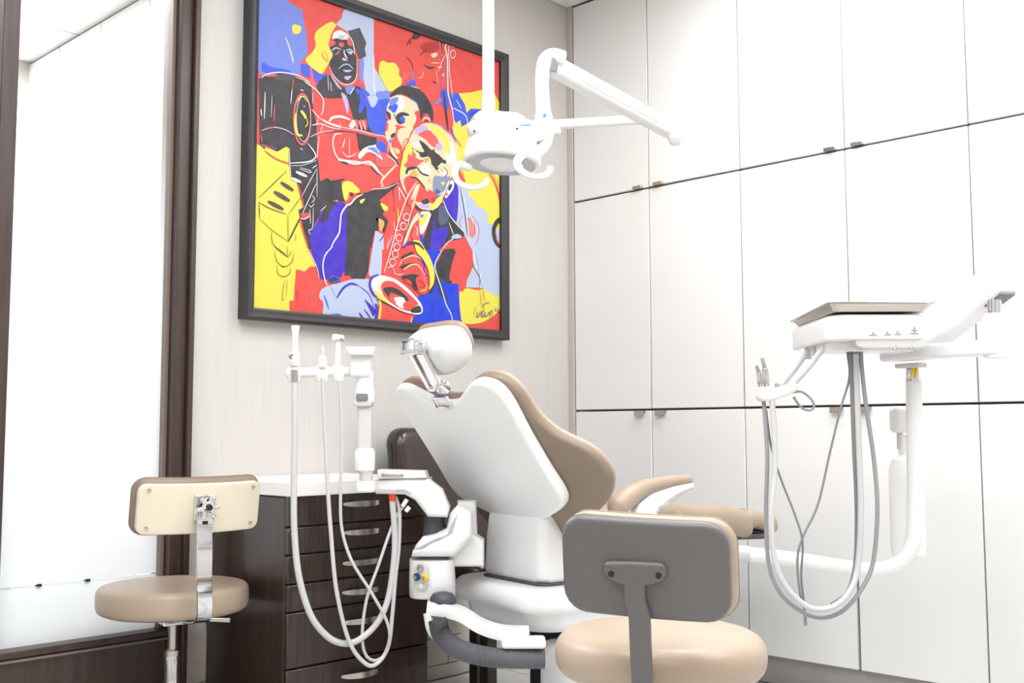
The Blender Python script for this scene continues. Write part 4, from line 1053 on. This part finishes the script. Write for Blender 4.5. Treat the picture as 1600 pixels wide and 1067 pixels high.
obj('wiring', MB().tube([(-0.6510, -1.7448, 1.0238), (-0.6512, -1.7489, 1.0403), (-0.6413, -1.7519, 1.0540)], .0035, seg=8).tube([(-0.6440, -1.7520, 1.0238), (-0.6442, -1.7560, 1.0403), (-0.6378, -1.7555, 1.0540)], .0035, seg=8), 'yellow', du)
b0 = V((-0.6416, -1.6654, 1.0680)); b1 = V((-0.7058, -2.0014, 1.0558)); bd = (b1-b0); bl = V((bd.x, bd.y, 0)).length; bx = V((bd.x, bd.y, 0)).normalized(); by = V((-bx.y, bx.x, 0))
obj('rigid_arm', MB().slab(rrect(bl, .07, .03, bl/2, 0), 0, .038, .009, frm(b0, bx, by, UZ), inner=2), 'white', du)
obj('arm_underplate', MB().slab([(-.02, -.018), (.05, -.018), (.05, .018), (-.02, .018)], -.012, .0, .003, frm(V((-0.6489, -1.7297, 1.0613)), bx, by, UZ), inner=2), 'lgrey', du)
obj('elbow_post', MB().cyl((-0.7022, -1.9764, 1.0603), (-0.6991, -1.9796, 1.1695), .0265, .026, bev=.004), 'white', du)
obj('elbow_pin', MB().cyl((-0.7003, -1.9783, 1.1664), (-0.6990, -1.9797, 1.2134), .0165), 'chrome', du)
e0 = V((-0.5547, -1.7837, 1.1566)); e1 = V((-0.6926, -1.9863, 1.2464)); ed = (e1-e0).normalized(); es = ed.cross(UZ).normalized(); eu = es.cross(ed)
L_ = (e1-e0).length
obj('flex_arm', MB().slab(rrect(L_+.06, .084, .02, L_/2, 0), -.032, .032, .012, frm(e0, ed, eu, es), inner=2), 'white', du)
obj('flex_arm_cap', MB().slab(rrect(.066, .088, .024), -.034, .034, .016, frm(e1+eu*.006, ed, eu, es), inner=2), 'white', du)
obj('arm_recess', MB().slab([(-.045, -.02), (.022, -.02), (.022, .02), (-.045, .02)], -.046, -.040, .002, frm(e1+ed*.0, ed, es, eu), inner=2), 'mgrey', du)
# instrument head
obj('head_body', MB().slab(rrect(.262, .38, .05, .905, 2.785), 1.108, 1.172, .018, hd, steps=4, r2=.006), 'white', du)
obj('control_panel', MB().slab([(.840, -.0), (1.022, 0), (1.020, -.020), (1.005, -.026), (.86, -.026), (.842, -.018)], -.02, .02, .004, lambda x, y, n: hd(x, 2.62+n, 1.112+y), inner=2), 'lgrey', du)
for kx, kz in ((.936, 1.098), (.975, 1.099)):
    obj('knob', MB().cyl(hd(kx, 2.61, kz+.010), hd(kx, 2.60, kz-.014), .006, .004, seg=10), 'steel', du)
pr = MB()
for kx, kz, kw in ((.882, 1.118, .018), (.917, 1.119, .018), (.942, 1.120, .016), (.983, 1.122, .020), (.983, 1.130, .014)):
    pr.box((kx-kw/2, 2.5935, kz), (kx+kw/2, 2.596, kz+.0022), hd)
    pr.box((kx-.002, 2.5935, kz+.004), (kx+.002, 2.596, kz+.009), hd)
obj('panel_print', pr, 'ink', du, smooth=False)['kind'] = 'stuff'
obj('hose_plate', MB().slab(rrect(.22, .12, .02, .90, 2.72), 1.085, 1.109, .004, hd, inner=2), 'white', du)
for k, q in enumerate(((-0.8424, -1.6738, 1.0929), (-0.8334, -1.6831, 1.0928), (-0.8243, -1.6924, 1.0960), (-0.8437, -1.6293, 1.1018), (-0.8061, -1.5532, 1.0913), (-0.7815, -1.5212, 1.0908))):
    q = V(q); obj('hose_socket', MB().cyl(q-UZ*(.010+.004*(k % 2)), q+UZ*.016, .009, bev=.001), 'mgrey' if k < 3 else 'lgrey', du)
# handle tubes and instrument holder to the left of the head
obj('holder_arm', MB().tube([(-0.9312, -1.5392, 0.9860), (-0.9006, -1.5851, 1.0457), (-0.8840, -1.6165, 1.0889), (-0.8841, -1.6452, 1.1068), (-0.8825, -1.6756, 1.1099)], .0078, seg=12).tube([(-0.9089, -1.5047, 1.0007), (-0.8444, -1.5138, 1.0509), (-0.7861, -1.5164, 1.0959)], .012, seg=10), 'lgrey', du)
hld = obj('instrument_holder', MB().slab([(0, 0), (.03, .012), (.09, .030), (.098, .018), (.09, .006), (.04, -.014), (.008, -.016)], -.03, .03, .008, frm((-0.9824, -1.4864, 0.9780), CR, UZ, CF), sub=2, inner=2), 'white', du)
# water bottle behind the post
bt_o = V((-0.5184, -1.6631, 0.5451))
wb_ = obj('bottle', MB().lathe([(.030, 0), (.042, .006), (.046, .02), (.046, .20), (.045, .235), (.036, .262), (.018, .275), (.015, .30), (.015, .33)], bt_o), 'bottle', du)
obj('bottle_cap', MB().box((-.034, -.03, .335), (.042, .03, .405), frm(bt_o, CR, CF, UZ)), 'white', du, bevel=.012, seg=3)
obj('bottle_stem', MB().cyl(bt_o+UZ*.29-CR*.014, bt_o+UZ*.345-CR*.014, .008), 'lgrey', du)

# instrument tray (metal), lies on the head
tz = 1.178
tro = [(.775, 2.595), (1.02, 2.595), (1.02, 2.95), (.775, 2.95)]
tm = MB()
oc = (.905, 2.772)
rings_ = []
for wx, wy, z in ((.225, .335, tz), (.252, .362, tz+.018), (.270, .380, tz+.020), (.268, .378, tz+.022), (.250, .360, tz+.020), (.222, .332, tz+.002)):
    rings_.append([hd(x, y, z-.03*(y-2.60)) for x, y in rrect(wx, wy, .02, *oc)])
tm.rings(rings_)
tray = obj('instrument_tray', tm, 'steel', angle=30)
tag(tray, 'shallow stainless steel tray lying on the delivery unit head', 'tray')


# handpieces in the holder
def hpc(q0, q1, q2):
    def f(t):
        obj('connector', MB().cyl(q0, q1, .0085, .0075, bev=.001), 'chrome', t)
        obj('coupling', MB().cyl(q1, q2, .0052, .0045, bev=.001), 'hose2', t)
    return f
instrument('dental_handpiece', 'chrome handpiece coupling in the holder with dark grey hose, leftmost of the holder', 'handpiece', (-0.9895, -1.5077, 0.9951), hpc((-0.9741, -1.4949, 0.9992), (-0.9781, -1.4908, 1.0335), (-0.9824, -1.4864, 1.0531)),
    [(-0.9712, -1.4979, 0.9649), (-0.9776, -1.5057, 0.9079), (-0.9845, -1.5129, 0.8115), (-0.9976, -1.5138, 0.6847), (-1.0127, -1.5269, 0.5625), (-1.0030, -1.5513, 0.4909), (-0.9677, -1.5877, 0.4460), (-0.9320, -1.6246, 0.4304), (-0.8967, -1.6609, 0.4472), (-0.8557, -1.6889, 0.4951), (-0.8239, -1.7073, 0.5606), (-0.8135, -1.7180, 0.6847), (-0.8068, -1.7105, 0.8079), (-0.8175, -1.6995, 0.9409), (-0.8233, -1.6935, 1.0361), (-0.8245, -1.6923, 1.0879)], .0055, 'hose2', 'handpieces on the delivery unit')
instrument('dental_handpiece', 'taller chrome handpiece coupling with pale thick hose, right one in the holder', 'handpiece', (-0.9816, -1.5159, 0.9951), hpc((-0.9816, -1.5159, 0.9983), (-0.9854, -1.5120, 1.0438), (-0.9895, -1.5078, 1.0714)),
    [(-0.9742, -1.5235, 0.9643), (-0.9800, -1.5319, 0.8757), (-0.9904, -1.5355, 0.7803), (-1.0152, -1.5387, 0.6869), (-1.0213, -1.5468, 0.5851), (-1.0118, -1.5709, 0.5107), (-0.9747, -1.6092, 0.4600), (-0.9368, -1.6483, 0.4568), (-0.8965, -1.6755, 0.4889), (-0.8600, -1.6843, 0.5495), (-0.8423, -1.6883, 0.6848), (-0.8329, -1.6836, 0.8463), (-0.8335, -1.6830, 1.0361), (-0.8335, -1.6830, 1.0880)], .0075, 'hose', 'handpieces on the delivery unit')
sy = thing('delivery_syringe', (-0.8881, -1.5549, 0.9866), 'thin dark grey looped cord and hose between holder and delivery head', 'hose')
obj('cord', MB().tube([(-0.9583, -1.4969, 0.9407), (-0.9595, -1.5100, 0.8464), (-0.9538, -1.5302, 0.7710), (-0.9476, -1.5654, 0.6781), (-0.9445, -1.5829, 0.6112), (-0.9481, -1.5791, 0.5283), (-0.9448, -1.5826, 0.4659), (-0.9431, -1.5844, 0.4411)], .0028, seg=8, n=8), 'hose3', sy)
obj('cord', MB().tube([(-0.8295, -1.6584, 1.0862), (-0.8274, -1.6606, 1.0210), (-0.8542, -1.6473, 0.9396), (-0.8834, -1.6315, 0.8337), (-0.9162, -1.6121, 0.7040), (-0.9533, -1.5882, 0.6232), (-0.9631, -1.5781, 0.5686), (-0.9601, -1.5812, 0.4892), (-0.9431, -1.5844, 0.4411)], .0030, seg=8, n=8), 'hose3', sy)
obj('cord_end', MB().cyl((-0.9441, -1.5833, 0.4457), (-0.9425, -1.5849, 0.4085), .0040), 'hose2', sy)
obj('dark_hose', MB().tube([(-0.8331, -1.6690, 1.0887), (-0.8323, -1.6699, 1.0205), (-0.8314, -1.6708, 0.8430), (-0.8301, -1.6721, 0.6833), (-0.8443, -1.6718, 0.5580), (-0.8684, -1.6614, 0.4890), (-0.9058, -1.6372, 0.4596)], .0062, seg=12, n=8), 'hose3', sy)
obj('loop', MB().tube([(-0.9198, -1.5509, 0.9843), (-0.9039, -1.5673, 0.9858), (-0.8883, -1.5834, 0.9695), (-0.8818, -1.5900, 0.9499), (-0.8889, -1.5828, 0.9386), (-0.9024, -1.5689, 0.9435), (-0.9123, -1.5586, 0.9598), (-0.9178, -1.5530, 0.9729)], .0032, seg=8, n=8), 'hose2', sy)

# ================================================================== DENTAL LIGHT
dl = thing('dental_light', (-1.2482, -0.7814, 1.8019), 'white ceiling-hung dental operating light in front of the painting', 'dental light')
ptop = V((-1.2482, -0.7814, 1.8019))
obj('ceiling_pole', MB().cyl(ptop, (ptop.x, ptop.y, H-.002), .0175, seg=20), 'white', dl)
obj('ceiling_flange', MB().lathe([(.07, 0), (.07, .012), (.05, .018)], (ptop.x, ptop.y, H-.02)), 'white', dl)
obj('pole_sleeve', MB().cyl(ptop-UZ*.004, ptop+UZ*.045, .0195, bev=.002), 'white', dl)
j = V((-0.7960, -1.1040, 1.8072))
obj('rigid_arm', MB().tube([(-1.2482, -0.7814, 1.7622), (-1.0984, -0.8928, 1.7780), (-0.8786, -1.0476, 1.8074), j], .0145, seg=16, smooth=False), 'white', dl)
obj('pole_elbow', MB().slab([(-.055, -.025), (.06, -.025), (.085, 0), (.06, .024), (-.05, .028), (-.062, 0)], -.035, .035, .016, frm((-1.2327, -0.7974, 1.7754), CR, UZ, CF), sub=2, inner=2), 'white', dl)
k0 = V((-0.8267, -1.1298, 1.7665)); k1 = V((-1.3388, -1.1189, 1.8374)); kd = (k0-k1).normalized(); ks = kd.cross(UZ).normalized(); ku = ks.cross(kd); KL = (k0-k1).length
obj('spring_arm', MB().slab(rrect(KL+.04, .050, .018, KL/2, 0), -.022, .022, .012, frm(k1, kd, ku, ks), inner=2), 'white', dl)
obj('arm_seam', MB().slab(rrect(KL*.72, .003, .001, KL*.52, -.012), -.0235, -.0215, .0005, frm(k1, kd, ku, -ks), inner=2), 'lgrey', dl)
obj('end_joint', MB().ball(k0+kd*.012, .029), 'white', dl)
obj('joint_pin', MB().cyl(k0+kd*.012-UZ*.036, k0+kd*.012+UZ*.036, .018, bev=.004), 'white', dl)
obj('joint_knob', MB().cyl((-0.8682, -1.1589, 1.7315), (-0.8962, -1.1875, 1.7148), .016, bev=.004), 'lgrey', dl)
obj('elbow', MB().tube([(-1.3738, -1.1115, 1.7150), (-1.3759, -1.1093, 1.7693), (-1.3746, -1.1107, 1.8203), (-1.3687, -1.1168, 1.8475), (-1.3560, -1.1299, 1.8577), (-1.3299, -1.1424, 1.8544)], [.019, .018, .0185, .020, .021, .021], seg=18, n=8), 'white', dl)
obj('elbow_recess', MB().slab([(-.004, .02), (.012, .0), (.006, -.022), (-.012, -.018)], -.003, .003, .001, frm((-1.3746, -1.1509, 1.8274), CR, UZ, -CF), inner=2), 'mgrey', dl)
obj('elbow_ring', MB().cyl((-1.3747, -1.1106, 1.7931), (-1.3747, -1.1106, 1.7982), .0188), 'lgrey', dl)
# yoke
obj('yoke', MB().tube([(-1.3738, -1.1115, 1.7150), (-1.3802, -1.1194, 1.6884), (-1.3831, -1.1307, 1.6536), (-1.3940, -1.1338, 1.6174), (-1.4140, -1.1276, 1.5932)], [.019, .024, .019, .016, .015], seg=16), 'white', dl)
obj('yoke_arm', MB().slab([(-.05, -.022), (.02, -.024), (.045, -.010), (.05, .012), (.02, .020), (-.03, .006)], -.035, .035, .012, frm((-1.4258, -1.1010, 1.6392), CR, UZ, CF), sub=2, inner=2), 'white', dl)
obj('yoke_recess', MB().slab([(-.034, -.007), (.0, .004), (.026, .004), (.030, -.006), (.012, -.013), (-.01, -.011)], -.001, .002, .001, frm((-1.4535, -1.1271, 1.6236), CR, UZ, -CF), sub=2, inner=2), 'lgrey', dl)
obj('badge', MB().cyl((-1.3967, -1.1367, 1.6913), (-1.3997, -1.1394, 1.6901), .0045), 'bluedot', dl)
obj('yoke_pivot', MB().cyl((-1.4335, -1.1147, 1.5919), (-1.4035, -1.1312, 1.5962), .018, bev=.004), 'white', dl)
obj('rod_collar', MB().cyl((-1.3637, -1.1220, 1.6559), (-1.3326, -1.1253, 1.6649), .012, bev=.002), 'lgrey', dl)
# lamp head: shallow dish facing down towards the patient
LC = V((-1.4774, -1.0622, 1.5653)); ln = (UZ*.985+CF*.05+CR*.08).normalized()
obj('lamp_top', MB().lathe([(.030, .074), (.060, .070), (.072, .062), (.074, .05)], LC, ln, 40), 'white', dl, angle=50)
lu = ln.orthogonal().normalized()
obj('lamp_housing', MB().lathe([(.090, -.002), (.0965, .001), (.099, .006), (.096, .030), (.090, .050), (.082, .057), (.04, .060)], LC, ln, 48), 'white', dl, angle=50)
lr = obj('lens_ring', MB().lathe([(.055, -.0035), (.086, -.006), (.090, -.001), (.090, .002)], LC, ln, 48), 'lens', dl)
obj('lens_centre', MB().lathe([(.02, -.010), (.046, -.009), (.056, -.0045), (.056, 0)], LC, ln, 40), 'white', dl)
obj('top_housing', MB().slab([(-.078, -.014), (.03, -.020), (.078, -.012), (.09, .006), (.06, .020), (-.03, .022), (-.078, .012)], -.05, .05, .014, frm((-1.4642, -1.0471, 1.6556), CR, UZ, CF), sub=2, inner=3), 'white', dl)
for q0, q1 in (((-1.5482, -1.0351, 1.6393), (-1.5551, -1.0424, 1.6364)), ((-1.4731, -1.1125, 1.6455), (-1.4804, -1.1195, 1.6427))):
    obj('screw', MB().cyl(q0, q1, .0028, seg=8), 'dark', dl)
obj('logo', MB().box((0, 0, 0), (.026, .002, .003), frm((-1.4690, -1.1197, 1.6515), CR, -CF, UZ)), 'bluedot', dl, smooth=False)
for a_ in (-1, 1):
    pass
obj('handle', MB().tube([(-1.5466, -1.0196, 1.5490), (-1.5816, -1.0122, 1.5506), (-1.6007, -1.0212, 1.5262), (-1.6088, -1.0416, 1.4989), (-1.6004, -1.0647, 1.4837), (-1.5829, -1.0827, 1.4821), (-1.5709, -1.0950, 1.4900), (-1.5595, -1.0924, 1.5035)], [.010, .010, .0085, .0075, .007, .007, .007, .007], seg=12), 'white', dl)
obj('handle', MB().tube([(-1.4377, -1.1319, 1.5847), (-1.4941, -1.1455, 1.5668), (-1.5080, -1.1456, 1.5465), (-1.5098, -1.1581, 1.5248), (-1.4934, -1.1749, 1.5104), (-1.4749, -1.1941, 1.5087), (-1.4543, -1.2009, 1.5207), (-1.4435, -1.1976, 1.5360)], [.012, .012, .011, .009, .008, .008, .008, .008], seg=12), 'white', dl)

# ================================================================== STOOLS
def star_base(root, c, m, n=5, R=.27):
    c = V((c.x, c.y, 0))
    obj('hub', MB().lathe([(.03, .05), (.036, .06), (.036, .11), (.028, .13)], c), m, root)
    for k in range(n):
        a = 2*PI*k/n+.3; u = V((math.cos(a), math.sin(a), 0))
        lg = obj('leg', MB().strap([c+u*.02+UZ*.095, c+u*.15+UZ*.085, c+u*R+UZ*.070], .032, .02, u.cross(UZ)), m, root)
        obj('caster', MB().cyl(c+u*R+UZ*.027-u.cross(UZ)*.012, c+u*R+UZ*.027+u.cross(UZ)*.012, .027, bev=.004).cyl(c+u*R+UZ*.03, c+u*R+UZ*.075, .008), 'dark', lg)
def disc(z0, z1, R, c, r=.03, e=1.0):
    pr = [(R*.3, z0), (R*.8, z0), (R-r*.6, z0+.001)]
    for k in range(13):
        a = -PI/2+PI*k/12; pr.append((R-r+r*abs(math.cos(a))**e, (z0+z1)/2+((z1-z0)/2-.002)*math.copysign(abs(math.sin(a))**e, a)))
    pr += [((R-r)*k/10, z1-.002+.012*(1-(k/10)**2)) for k in range(9, 0, -1)]
    return MB().lathe(pr, (c.x, c.y, 0), seg=96)
# stool with cream back plate (left)
sc = V((-1.8948, -0.2153, 0.4448)); SB = (CR*.59-CF*.81).normalized(); SL = (CR*.81+CF*.59).normalized()
s1 = thing('dental_stool', (sc.x, sc.y, 0), 'beige stool with cream back plate and chrome back strut beside the drawer cabinet', 'stool', 'operator stools')
obj('seat', disc(.402, .478, .2, sc, .034, .55), 'vinyl', s1, angle=60)
obj('gas_tube', MB().cyl((sc.x, sc.y, .29), (sc.x, sc.y, .40), .0125).cyl((sc.x, sc.y, .285), (sc.x, sc.y, .300), .023), 'steel', s1)
obj('column', MB().cyl((sc.x, sc.y, .06), (sc.x, sc.y, .292), .0205, bev=.002), 'chrome', s1)
star_base(s1, sc, 'chrome', R=.155)
obj('seat_plate', MB().box((-.07, -.05, .375), (.07, .05, .402), lambda x, y, z: sc*0+V((sc.x, sc.y, 0))+SB*x+SL*y+UZ*z), 'chrome', s1, bevel=.005)
bc = V((-1.9524, -0.4576, 0.6959))
def bend(x, y, n): return x, y, n+.9*x*x
bf = frm(bc, SL, UZ*.985+SB*.17, (SB*.985-UZ*.17))
s1b = obj('backrest_pad', MB().slab(rrect(.335, .148, .035), -.045, -.008, .02, bf, deform=lambda x, y, n: (x, y, n-.8*x*x), inner=5), 'vinyl_shaded', s1)
bp_ = obj('back_plate', MB().slab(rrect(.318, .128, .022, 0, -.002), -.010, .006, .004, bf, deform=lambda x, y, n: (x, y, n-.8*x*x), inner=6), 'cream', s1)
for x, y in ((-.135, .047), (.135, .047), (-.135, -.048), (.135, -.048)):
    obj('screw', MB().cyl(bf(x, y, -.8*x*x+.003), bf(x, y, -.8*x*x+.009), .005, bev=.001, seg=12), 'steel', bp_)
kx = V((-1.9558, -0.4828, 0.6861)); kxl = (kx-bc).dot(SL)
obj('bracket', MB().box((kxl-.026, -.03, .004), (kxl+.026, .036, .018), bf), 'chrome', s1, bevel=.002)
kb = bf(kxl, .008, .03)
st = MB(); op = []
for i in range(24):
    a = 2*PI*i/24; r = .030 if i % 4 in (0, 1) else .016; op.append((r*math.cos(a), r*math.sin(a)))
kn = obj('star_knob', st.slab(op, 0, .016, .004, frm(kb, SL, UZ*.985+SB*.17, (SB*.985-UZ*.17)), inner=2), 'chrome', s1)
obj('knob_bolt', MB().cyl(kb+SB*.014, kb+SB*.022, .008, seg=8), 'dark', kn)
stp = [bf(kxl, .03, .022), bf(kxl, -.03, .022), (-1.9670, -0.4999, 0.5925), (-1.9722, -0.5090, 0.5151), (-1.9650, -0.5019, 0.4588), (-1.9512, -0.4731, 0.4208), (-1.9336, -0.4051, 0.4008), V((sc.x, sc.y, .385))]
obj('back_strut', MB().strap(stp, .040, .007, SL, n=8), 'chrome', s1)
obj('strut_slot', MB().box((kxl-.007, -.062, .0262), (kxl+.007, -.028, .0285), bf), 'dark', s1, bevel=.001)
obj('lever', MB().tube([V((sc.x, sc.y, .388)), (-1.9067, -0.4184, 0.4055), (-1.8665, -0.4599, 0.4037)], [.005, .005, .006], seg=10, smooth=False), 'steel', s1)
# stool with grey back (front)
nc = V((-1.7133, -1.7095, 0.4853)); NB = (-CR*.27-CF*.96).normalized(); NL = (CR*.96-CF*.27).normalized()
s2 = thing('dental_stool', (nc.x, nc.y, 0), 'beige stool with dark grey plastic back in the right foreground', 'stool', 'operator stools')
obj('seat', disc(.428, .519, .197, nc, .055, .8), 'vinyl', s2, angle=60)
obj('gas_tube', MB().cyl((nc.x, nc.y, .26), (nc.x, nc.y, .425), .014), 'steel', s2)
obj('column', MB().cyl((nc.x, nc.y, .06), (nc.x, nc.y, .29), .025, bev=.002), 'stool', s2)
star_base(s2, nc, 'stool')
n2 = V((-1.9327, -1.8424, 0.6616))
nf = frm(n2, NL, UZ*.99+NB*.14, (NB*.99-UZ*.14))
cv = lambda x, y, n: (x, y-.012*x/.14*.5, n-.55*x*x)
obj('back_shell', MB().slab(rrect(.280, .166, .040), -.018, .012, .011, nf, deform=cv, inner=6), 'stool', s2)
obj('backrest_pad', MB().slab(rrect(.290, .172, .045, .006, .0), -.042, -.010, .018, nf, deform=cv, inner=6), 'vinyl', s2)
mp_ = obj('mounting_plate', MB().slab([(-.052, .006), (-.050, .018), (-.038, .023), (.036, .023), (.050, .018), (.054, .006), (.045, -.008), (.02, -.017), (-.018, -.017), (-.042, -.008)], .006, .022, .007, frm(nf(-.014, -.008, 0), NL, UZ*.99+NB*.14, (NB*.99-UZ*.14)), sub=2, inner=2), 'stool', s2)
for x in (-.052, .026):
    obj('screw_hole', MB().cyl(nf(x, -.005, .0215), nf(x, -.005, .0232), .0052, seg=14), 'dark', mp_)
obj('back_strut', MB().strap([nf(-.014, -.012, .014), nf(-.014, -.05, .018), (-1.9472, -1.8417, 0.5884), (-1.9462, -1.8428, 0.5370), (-1.9371, -1.8378, 0.4938), (-1.9113, -1.8214, 0.4454), V((nc.x, nc.y, .41))+NB*.15, V((nc.x, nc.y, .41))], .036, .014, NL, n=8), 'stool', s2)
obj('seat_plate', MB().box((-.07, -.05, .40), (.07, .05, .425), lambda x, y, z: V((nc.x, nc.y, 0))+NB*x+NL*y+UZ*z), 'stool', s2, bevel=.005)
